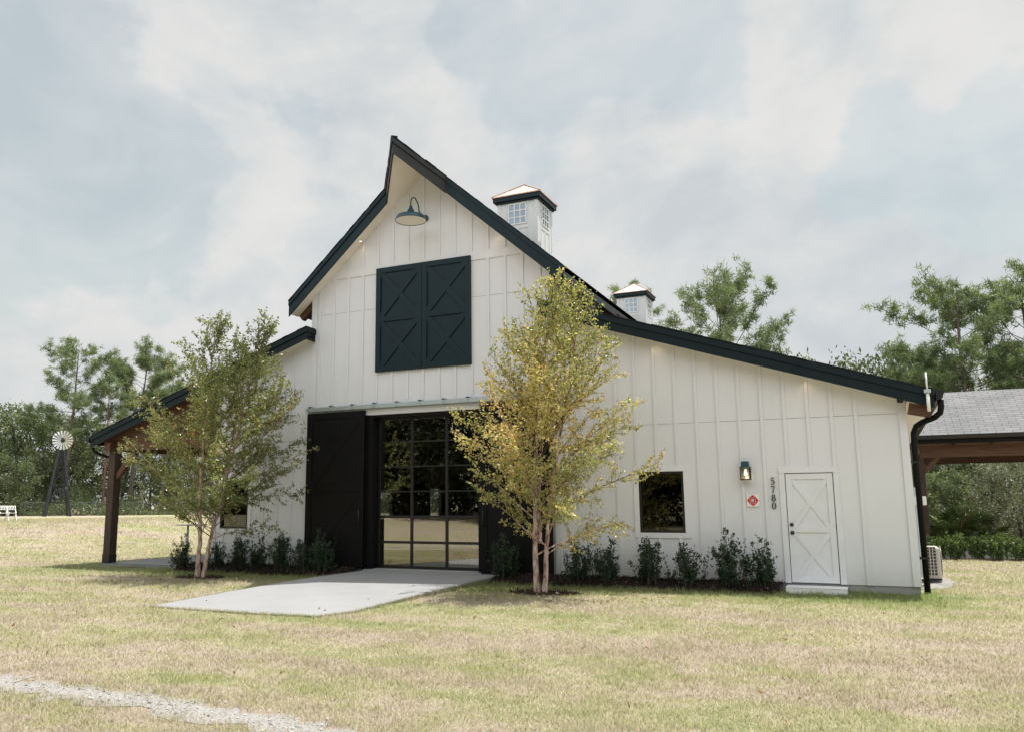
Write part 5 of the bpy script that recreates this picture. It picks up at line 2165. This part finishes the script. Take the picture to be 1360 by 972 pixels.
# ---- shrubs along the wall
def shrub_meshes(seed, h, r, stems, dens=85, size=0.045, leaf='leaf_box'):
    rng = np.random.default_rng(seed)
    tw = Tubes()
    L = []
    for i in range(stems):
        az = rng.uniform(0, 2 * math.pi)
        tilt = rng.uniform(0.02, 0.62)
        hh = h * rng.uniform(0.62, 1.0) * (1.0 - 0.35 * tilt)
        d = np.array([math.cos(az) * tilt, math.sin(az) * tilt, 1.0])
        P = curve((rng.normal(0, r * 0.22), rng.normal(0, r * 0.22), 0), d, hh, 8, rng, 0.05, (0, 0, 0.4))
        tw.add(P, np.linspace(0.007, 0.002, 8), 4)
        for k in range(int(hh * 13)):
            u = rng.uniform(0.14, 0.97)
            p, dd_ = along(P, u)
            a2 = rng.uniform(0, 2 * math.pi)
            ls = rng.uniform(0.05, 0.20) * (1.25 - 0.75 * u)
            Q = curve(p, (math.cos(a2), math.sin(a2), rng.uniform(0.6, 1.4)), ls, 4, rng, 0.1)
            for _ in range(rng.poisson(ls * dens) + 1):
                pp, _d = along(Q, rng.uniform(0, 1))
                L.append(pp + rng.normal(0, 0.012, 3))
        for _ in range(int(hh * 26)):
            p, _d = along(P, rng.uniform(0.3, 1.0))
            L.append(p + rng.normal(0, 0.02, 3))
    L = np.array(L)
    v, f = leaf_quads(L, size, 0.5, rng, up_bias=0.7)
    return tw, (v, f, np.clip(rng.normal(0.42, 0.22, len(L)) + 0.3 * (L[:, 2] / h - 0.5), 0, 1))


def make_shrub(seed, h, r, stems, leaf='leaf_box', name='shrub', **kw):
    root = empty(name, (0, 0, 0))
    tw, (v, f, t) = shrub_meshes(seed, h, r, stems, leaf=leaf, **kw)
    tw.mesh('stems', M['bark_oak'], root)
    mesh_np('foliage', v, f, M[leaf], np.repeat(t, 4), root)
    return root


def copy_tree(o, parent=None):
    c = o.copy()
    COL.objects.link(c)
    if parent is not None:
        c.parent = parent
    for ch in list(o.children):
        copy_tree(ch, c)
    return c


def place(o, x, y, z, rz=0.0, s=1.0, sz=None):
    o.location = (x, y, z)
    o.rotation_euler = (0, 0, rz)
    o.scale = (s, s, sz or s)
    return o


protos = [make_shrub(s_, h_, r_, n_) for s_, h_, r_, n_ in ((1, 0.90, 0.42, 22), (2, 0.86, 0.40, 20), (3, 0.98, 0.46, 20), (4, 0.84, 0.40, 20))]
SHRUBS = [(-6.72, -0.55, 2, 0.88, 'thin sparse shrub at the left corner of the barn, behind the left birch'),
          (-5.66, -0.42, 1, 0.84, 'dark shrub just right of the left birch stems, below the left window'),
          (-4.98, -0.42, 0, 0.92, 'dark shrub below the right side of the left window'),
          (-4.33, -0.42, 3, 0.95, 'dark shrub midway between the left window and the left sliding door'),
          (-3.68, -0.42, 0, 1.02, 'dark shrub nearest the left sliding door on plain white wall'),
          (-2.98, -0.55, 1, 0.95, 'dark shrub overlapping the outer edge of the left sliding door'),
          (-2.42, -0.50, 2, 1.02, 'tallest dark shrub wholly in front of the left sliding door'),
          (2.28, -0.50, 2, 1.0, 'shadowed shrub in front of the right sliding door, behind the golden birch'),
          (3.87, -0.48, 1, 1.0, 'first dark shrub right of the golden birch'),
          (4.53, -0.48, 3, 1.02, 'dark shrub between the golden birch and the right window, second from the birch'),
          (5.31, -0.48, 0, 1.02, 'dark shrub below the left half of the right window'),
          (6.05, -0.48, 1, 1.0, 'dark shrub below the right edge of the right window'),
          (6.86, -0.50, 2, 1.10, 'wide spiky shrub below the wall lantern'),
          (7.46, -0.48, 3, 1.08, 'compact dark shrub closest to the side door')]
used = set()
rp = random.Random(9)
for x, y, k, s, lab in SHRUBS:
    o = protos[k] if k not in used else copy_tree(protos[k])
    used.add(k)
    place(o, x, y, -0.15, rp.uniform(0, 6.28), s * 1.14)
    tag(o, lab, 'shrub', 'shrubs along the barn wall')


# ---- needles and big crowns
def needle_tufts(C, rng, n=16, L=0.34, w=0.028, up=0.25):
    N_ = len(C) * n
    P = np.repeat(C, n, 0) + rng.normal(0, L * 0.28, (N_, 3)) * np.array([1, 1, 0.7])
    d = rng.normal(size=(N_, 3))
    d[:, 2] += up
    d /= np.linalg.norm(d, axis=1)[:, None]
    r = np.cross(d, rng.normal(size=(N_, 3)))
    r /= np.linalg.norm(r, axis=1)[:, None] + 1e-9
    ll = L * rng.uniform(0.6, 1.25, N_)
    v = np.stack([P - r * w, P + r * w, P + d * ll[:, None]], 1).reshape(-1, 3)
    return v, np.arange(3 * N_).reshape(-1, 3), N_


def pine(root, H, R, cb, seed, n_br=34, lean=(0, 0), dens=1.0, bark='bark_pine', flat=0.5, tuft=0.36, r0=None, dead=4, skew=0.0):
    rng = np.random.default_rng(seed)
    tr = Tubes()
    P = curve((0, 0, -0.2), (lean[0], lean[1], 1.0), H + 0.2, 16, rng, 0.018, (-lean[0] * 0.6, -lean[1] * 0.6, 0))
    q = np.linspace(0, 1, 16)
    r0 = r0 or H * 0.0155
    rad = r0 * (1 - 0.88 * q) + 0.01
    tr.add(P, rad, 9)
    C = []
    for b in range(n_br + dead):
        isd = b >= n_br
        t = rng.uniform(cb * 0.55, cb) if isd else cb + (0.985 - cb) * (b + rng.uniform(0, 0.9)) / n_br
        p, d = along(P, t)
        u = (t - cb) / (1 - cb)
        az = b * 2.39996 + rng.uniform(-0.6, 0.6)
        prof = math.sqrt(max(0.03, 1 - ((u - 0.30) / 0.72) ** 2)) if u > 0.30 else 0.62 + 0.38 * max(u, 0) / 0.30
        reach = R * prof * rng.uniform(0.62, 1.12) * (1 + skew * math.cos(az))
        if isd:
            reach = R * rng.uniform(0.3, 0.6)
        el = math.radians(rng.uniform(-4, 16) + 42 * max(u, 0) ** 1.5)
        dv = np.array([math.cos(az) * math.cos(el), math.sin(az) * math.cos(el), math.sin(el)])
        B = curve(p, dv, reach / max(0.35, math.cos(el)) * (0.8 if u > 0.8 else 1), 9, rng, 0.11, (0, 0, 0.30))
        rb = max(0.018, np.interp(t, q, rad) * 0.36)
        tr.add(B, np.linspace(rb, 0.012, 9), 5)
        if isd:
            continue
        Lb = reach
        ns = max(4, int(Lb * 3.6))
        for k in range(ns):
            v_ = 0.35 + 0.65 * (k + rng.uniform(0, 1)) / ns
            pp, dd_ = along(B, min(v_, 0.999))
            side = rng.normal(size=3)
            side[2] = abs(side[2]) * 0.25
            side -= dd_ * side.dot(dd_) * 0.7
            side /= np.linalg.norm(side)
            ls = rng.uniform(0.35, 0.95) * min(1.0, 0.35 + Lb * 0.28)
            Q = curve(pp, dd_ * 0.6 + side, ls, 5, rng, 0.14, (0, 0, 0.3))
            tr.add(Q, np.linspace(0.018, 0.008, 5), 3)
            for w_ in np.linspace(0.45, 1.0, max(2, int(3.6 * dens + rng.uniform(0, 1)))):
                cpt, _d = along(Q, min(w_, 0.999))
                C.append(cpt + rng.normal(0, 0.10, 3))
        C.append(B[-1])
    C = np.array(C)
    v, f, n_ = needle_tufts(C, rng, 20, tuft, 0.026)
    tint = np.clip(np.repeat(rng.normal(0.5, 0.2, len(C)), 20) + rng.normal(0, 0.12, n_), 0, 1)
    tr.mesh('trunk', M[bark], root)
    mesh_np('needles', v, f, M['leaf_pine'], np.repeat(tint, 3), root)


def broadleaf(root, H, R, cb, seed, leaf='leaf_wood', clumps=260, per=26, size=0.24, bark='bark_oak', sq=1.0, trunks=1):
    """irregular crown: lobes of leaf clumps carried on limbs"""
    rng = np.random.default_rng(seed)
    tr = Tubes()
    lobes = []
    P = curve((0, 0, -0.2), (rng.normal(0, .06), rng.normal(0, .06), 1), H * 0.82, 10, rng, 0.04)
    tr.add(P, np.linspace(H * 0.02, H * 0.006, 10), 8)
    nl = 15
    for i in range(nl):
        u = (i + rng.uniform(0, 1)) / nl
        z = H * (cb + (1 - cb) * u)
        az = i * 2.4 + rng.uniform(-.5, .5)
        pr__ = math.sqrt(max(0.05, 1 - ((u - 0.38) / 0.68) ** 2))
        rr = R * pr__ * rng.uniform(0.45, 0.95)
        c = np.array([rr * math.cos(az), rr * math.sin(az), min(z, H - 0.14 * R)])
        lobes.append((c, R * rng.uniform(0.26, 0.46)))
        s_, _ = along(P, min(0.95, max(0.12, (z / H - 0.16))))
        mid = (s_ + c) / 2 + rng.normal(0, R * 0.06, 3)
        q = np.linspace(0, 1, 7)[:, None]
        tr.add((1 - q) ** 2 * s_ + 2 * q * (1 - q) * mid + q ** 2 * c, np.linspace(H * 0.009, 0.012, 7), 5)
    C = []
    for c, r in lobes:
        m = int(clumps / nl * (r / (R * 0.36)) ** 2)
        d = rng.normal(size=(m, 3))
        d /= np.linalg.norm(d, axis=1)[:, None]
        d[:, 2] *= 0.72 * sq
        C.append(c + d * (r * rng.uniform(0.55, 1.08, m) ** 0.7)[:, None])
    C = np.concatenate(C)
    C = C[C[:, 2] > 0.25]
    Pn = np.repeat(C, per, 0) + rng.normal(0, size * 0.95, (len(C) * per, 3))
    v, f = leaf_quads(Pn, size, 0.55, rng, up_bias=0.2)
    tint = np.clip(np.repeat(rng.normal(0.45, 0.22, len(C)), per) + rng.normal(0, 0.14, len(Pn)), 0, 1)
    tr.mesh('trunk', M[bark], root)
    mesh_np('crown', v, f, M[leaf], np.repeat(tint, 4), root)


def gz_(x, y):
    return float(ground_z(x, y))


# the two tall pines on the left
p = empty('pine_tree', (0, 0, 0))
pine(p, 15.3, 4.4, 0.50, 51, 26, (0.03, 0.01), 0.7, dead=7, tuft=0.42)
tag(place(p, -59.0, 38.0, gz_(-59, 38)), 'tall open-crowned pine rising behind the windmill', 'tree')
p = empty('pine_tree', (0, 0, 0))
pine(p, 15.0, 4.4, 0.60, 57, 26, (0.05, 0.0), 1.0, dead=3, tuft=0.50)
tag(place(p, -56.8, 43.7, gz_(-56.8, 43.7)), 'forked tall pine with dense needle tufts, above the porch roof on the left', 'tree')
# middle pine above the right roof
p = empty('pine_tree', (0, 0, 0))
pine(p, 13.9, 5.2, 0.52, 61, 32, (0.01, 0), 0.75, dead=0, tuft=0.38)
tag(place(p, 1.1, 37.1, -0.15), 'broad domed pine showing above the sloping right roof', 'tree')
p = empty('pine_tree', (0, 0, 0))
pine(p, 18.6, 3.2, 0.58, 67, 26, (0, 0), 0.9, dead=0)
tag(place(p, -8.4, 50.4, -0.15), 'pine peeking out just behind the far cupola', 'tree')
# right-hand pines
p = empty('pine_tree', (0, 0, 0))
pine(p, 13.1, 4.1, 0.44, 71, 30, (-0.02, 0), 0.95, dead=2, tuft=0.36, skew=-0.25)
tag(place(p, 14.6, 37.5, -0.15), 'tall pine with layered boughs left of the edge pine, above the pavilion roof', 'tree')
p = empty('pine_tree', (0, 0, 0))
pine(p, 13.4, 4.3, 0.44, 73, 32, (0.0, 0), 0.95, dead=1, tuft=0.38)
tag(place(p, 18.2, 40.2, -0.15), 'large pine cut by the right edge of the photo', 'tree')

for i, (x, y, h, r, lab) in enumerate(((17.6, 44.5, 10.2, 3.8, 'lower bushy pine filling the gap between the two tall right-hand pines'),
                                      (12.4, 44.0, 9.4, 3.6, 'low spreading pine left of the tall right-hand pine, just above the roof end'))):
    p = empty('pine_tree', (0, 0, 0))
    pine(p, h, r, 0.35, 81 + i, 34, (0.02, 0), 1.1, dead=1, tuft=0.38)
    tag(place(p, x, y, -0.15), lab, 'tree')

# shared crowns for the woods
woods = []
for i, (H, R, cb, sd) in enumerate(((11.0, 4.3, 0.14, 101), (9.6, 3.9, 0.10, 102), (12.2, 4.4, 0.22, 103))):
    r = empty('oak_tree', (0, 0, 0))
    broadleaf(r, H, R, cb, sd, clumps=420, per=22, size=0.25)
    woods.append(r)
small = empty('oak_tree', (0, 0, 0))
broadleaf(small, 6.2, 2.9, 0.06, 111, clumps=330, per=22, size=0.20)
used_w = set()


def put(proto, x, y, rz, s, lab, group, sz=None, cat='tree'):
    o = proto if proto.name not in used_w else copy_tree(proto)
    used_w.add(proto.name)
    place(o, x, y, gz_(x, y) - 0.05, rz, s, sz)
    tag(o, lab, cat, group)
    return o


rt = random.Random(77)
GL = 'dense broadleaf trees behind the chain-link fence on the left'
LBL = 'dense dark broadleaf evergreen in the wood behind the chain-link fence on the left'
left_spots = [(-66.2, 33.0, 0, 0.95), (-64.0, 37.0, 1, 1.0), (-67.5, 41.5, 2, 0.86), (-62.5, 41.0, 0, 0.82), (-65.5, 46.5, 1, 1.02), (-60.5, 46.0, 2, 0.74), (-61.5, 51.0, 0, 0.80), (-56.0, 48.8, 1, 0.86),
              (-57.0, 54.0, 2, 0.78), (-51.5, 53.0, 0, 0.80), (-49.0, 58.5, 1, 0.95), (-44.0, 62.0, 2, 0.85), (-70.5, 36.5, 2, 0.92), (-71.0, 46.0, 0, 0.95), (-69.0, 28.5, 1, 1.0), (-38.5, 66.0, 1, 1.0), (-32.0, 70.0, 0, 1.0)]
for x, y, k, s in left_spots:
    put(woods[k], x, y, rt.uniform(0, 6.28), s, LBL, GL, s * rt.uniform(0.9, 1.06))
for x, y, s in ((-57.8, 32.5, 0.80), (-60.6, 29.4, 0.95)):
    put(small, x, y, rt.uniform(0, 6.28), s, 'rounded bright green bush-like tree at the left edge in front of the dark wood', 'rounded trees at the left edge', cat='tree')
# slim bare trunks standing at the wood's edge
for i, (x, y, h, lab, bk) in enumerate(((-54.6, 38.6, 11.5, 'slim reddish pine trunk standing between the windmill and the porch post', 'bark_red'),
                                       (-50.8, 42.0, 12.0, 'pale grey pine trunk seen just right of the porch post', 'bark_pine'))):
    p = empty('pine_tree', (0, 0, 0))
    pine(p, h, 2.2, 0.62, 130 + i, 14, (0.01, 0), 0.9, bark=bk, dead=5, r0=0.13)
    tag(place(p, x, y, gz_(x, y)), lab, 'tree')

GR = 'broadleaf trees behind the pavilion'
LBR = 'leafy green tree in the wood behind the pavilion on the right'
for x, y, k, s in ((11.8, 42.5, 1, 0.72), (15.2, 45.0, 0, 0.80), (18.8, 46.0, 2, 0.72), (13.4, 34.5, 1, 0.62), (17.4, 34.0, 0, 0.60), (21.0, 41.0, 1, 0.95), (22.5, 35.0, 2, 0.75), (8.6, 44.0, 0, 0.66), (25.0, 45.0, 0, 1.0), (19.8, 30.0, 1, 0.62), (14.2, 28.8, 1, 0.50), (12.4, 29.5, 0, 0.48)):
    put(woods[k], x, y, rt.uniform(0, 6.28), s, LBR, GR)
put(small, 9.5, 37.6, 1.0, 1.0, 'small leafy treetop showing over the low right end of the barn roof', None, 1.62)
put(small, 4.6, 38.5, 2.2, 0.9, 'tiny treetop showing above the roof right of the domed pine', None, 1.72)

# grey-green bush, palmettos and hedge seen under the pavilion roof
g = empty('bush', (0, 0, 0))
broadleaf(g, 3.25, 1.75, 0.02, 141, 'leaf_grey', 420, 26, 0.10, sq=1.1)
tag(place(g, 14.3, 20.4, -0.15, 0.5), 'large silvery grey-green bush under the pavilion roof at the right edge', 'bush')
g = empty('bush', (0, 0, 0))
broadleaf(g, 2.7, 1.15, 0.02, 142, 'leaf_wood', 300, 26, 0.10)
tag(place(g, 12.0, 22.0, -0.15, 0.5), 'dark green bush left of the silvery one, behind the palmettos', 'bush')


def palmetto(seed, n=15, L=1.0):
    rng = np.random.default_rng(seed)
    root = empty('palmetto', (0, 0, 0))
    st = Tubes()
    V, F, T = [], [], []
    k = 0
    for i in range(n):
        az = rng.uniform(0, 6.28)
        el = rng.uniform(0.35, 1.35)
        d = np.array([math.cos(az) * math.cos(el), math.sin(az) * math.cos(el), math.sin(el)])
        S = curve((0, 0, 0.02), d, L * rng.uniform(0.6, 1.0), 6, rng, 0.04, (0, 0, -0.25))
        st.add(S, np.linspace(0.012, 0.006, 6), 4)
        hub, dd_ = S[-1], (S[-1] - S[-2]) / np.linalg.norm(S[-1] - S[-2])
        side = np.cross(dd_, (0, 0, 1))
        side /= np.linalg.norm(side) + 1e-9
        tint = rng.uniform(0.1, 0.9) if i else (1.0 if seed == 150 else 0.5)
        for j in range(13):
            a = (j - 6) / 6 * 1.75
            f_ = dd_ * math.cos(a) + side * math.sin(a) + np.array([0, 0, -0.10])
            pe = np.cross(f_, (0, 0, 1))
            pe /= np.linalg.norm(pe) + 1e-9
            l_ = 0.42 * L * rng.uniform(0.85, 1.1)
            V += [hub, hub + f_ * l_ * 0.5 + pe * 0.022, hub + f_ * l_ + np.array([0, 0, -0.06]), hub + f_ * l_ * 0.5 - pe * 0.022]
            F += [(k, k + 1, k + 2), (k, k + 2, k + 3)]
            T += [tint] * 4
            k += 4
    st.mesh('stalks', M['leaf_palm'], root)
    mesh_np('fronds', V, F, M['leaf_palm'], T, root)
    return root


for i, (x, y, s, lab) in enumerate(((11.35, 14.7, 1.25, 'palmetto with fan fronds beside the barn corner, under the pavilion'), (12.25, 15.6, 1.35, 'palmetto in the middle of the pavilion view, left of the silvery bush'),
                                    (11.8, 17.2, 1.5, 'palmetto farthest back under the pavilion, against the dark bush'))):
    o = palmetto(150 + i, 17, 1.0)
    tag(place(o, x, y, -0.15, i * 1.3, s), lab, 'palmetto')
hp = [make_shrub(160 + i, 1.0, 0.55, 26, 'leaf_hedge', 'hedge_shrub', dens=70, size=0.075) for i in range(2)]
hl = ['leftmost leafy hedge shrub, half hidden by the barn corner and downspout', 'second hedge shrub from the barn corner, in front of the white kerb', 'third hedge shrub from the barn corner, in front of the white kerb',
      'fourth hedge shrub from the barn corner, in front of the white kerb', 'fifth hedge shrub from the barn corner, at the right edge of the photo', 'sixth hedge shrub from the barn corner, cut by the right photo edge']
for i, lab in enumerate(hl):
    o = hp[i % 2] if i < 2 else copy_tree(hp[i % 2])
    place(o, 10.95 + 0.50 * i, 11.0 + 0.08 * (i % 3), -0.17, rt.uniform(0, 6.28), 0.90, 0.86)
    tag(o, lab, 'hedge shrub', 'hedge shrubs by the white kerb')

# undergrowth that reads as one mass: behind the fence on the left, behind the palmettos on the right
rng = np.random.default_rng(200)


def undergrowth(name, pts, hmax, width, n, size, mat, seed):
    rng = np.random.default_rng(seed)
    P = np.array(pts, float)
    seg = np.r_[0, np.cumsum(np.hypot(*np.diff(P, axis=0).T))]
    s = rng.uniform(0, seg[-1], n)
    x, y = np.interp(s, seg, P[:, 0]), np.interp(s, seg, P[:, 1])
    w_ = rng.uniform(0, width, n)
    t = np.gradient(P, axis=0).mean(0)
    t /= np.linalg.norm(t)
    x, y = x - t[1] * w_, y + t[0] * w_
    hh = hmax * (0.55 + 0.45 * np.sin(s * 0.9 + seed) * np.sin(s * 0.37 + 1)) * np.clip(0.35 + w_ / width, 0, 1)
    z = ground_z(x, y) + hh * rng.uniform(0, 1, n) ** 0.8
    v, f = leaf_quads(np.c_[x, y, z], size, 0.55, rng, up_bias=0.4)
    o = mesh_np(name, v, f, mat, np.repeat(np.clip(rng.normal(0.42, 0.22, n), 0, 1), 4))
    tag(o, kind='stuff')


undergrowth('undergrowth', [(-61, 26.5), (-55.9, 31.5), (-45, 43.2), (-30, 59)], 2.6, 6.0, 26000, 0.22, M['leaf_wood'], 1)
undergrowth('undergrowth', [(10.6, 24.5), (26.0, 22.5)], 3.0, 5.0, 16000, 0.16, M['leaf_wood'], 2)
undergrowth('undergrowth', [(10.5, 12.6), (22.0, 12.9)], 1.3, 3.0, 6000, 0.10, M['leaf_hedge'], 3)

# the wood behind the photographer, seen only mirrored in the glass
V, F, T, n0 = [], [], [], 0
src = [[c for c in w_.children if c.name.startswith('crown')][0].data for w_ in woods]
for me in src:
    pass
co = [np.empty(len(m.vertices) * 3, np.float32) for m in src]
tv = []
for m, c in zip(src, co):
    m.vertices.foreach_get('co', c)
    a = np.empty(len(m.vertices), np.float32)
    m.attributes['tint'].data.foreach_get('value', a)
    tv.append(a)
for i in range(54):
    k = i % 3
    c = co[k].reshape(-1, 3).copy()
    s = rt.uniform(1.15, 1.6)
    a = rt.uniform(0, 6.28)
    ca, sa = math.cos(a), math.sin(a)
    row = i // 18
    x, y = -70 + (i % 18) * 5.6 + row * 1.9 + rt.uniform(-1, 1), -46 - row * 6 + rt.uniform(-2, 2)
    r = np.c_[(c[:, 0] * ca - c[:, 1] * sa) * s + x, (c[:, 0] * sa + c[:, 1] * ca) * s + y, c[:, 2] * s * 1.1 - (4.5 if row == 1 else 1.0)]
    nf = len(r) // 4
    i4 = np.arange(nf) * 4 + n0
    V.append(r)
    F.append(np.stack([np.c_[i4, i4 + 1, i4 + 2], np.c_[i4, i4 + 2, i4 + 3]], 1).reshape(-1, 3))
    T.append(tv[k])
    n0 += len(r)
tag(mesh_np('facing_wood', np.concatenate(V), np.concatenate(F), M['leaf_dark'], np.concatenate(T)), kind='stuff')
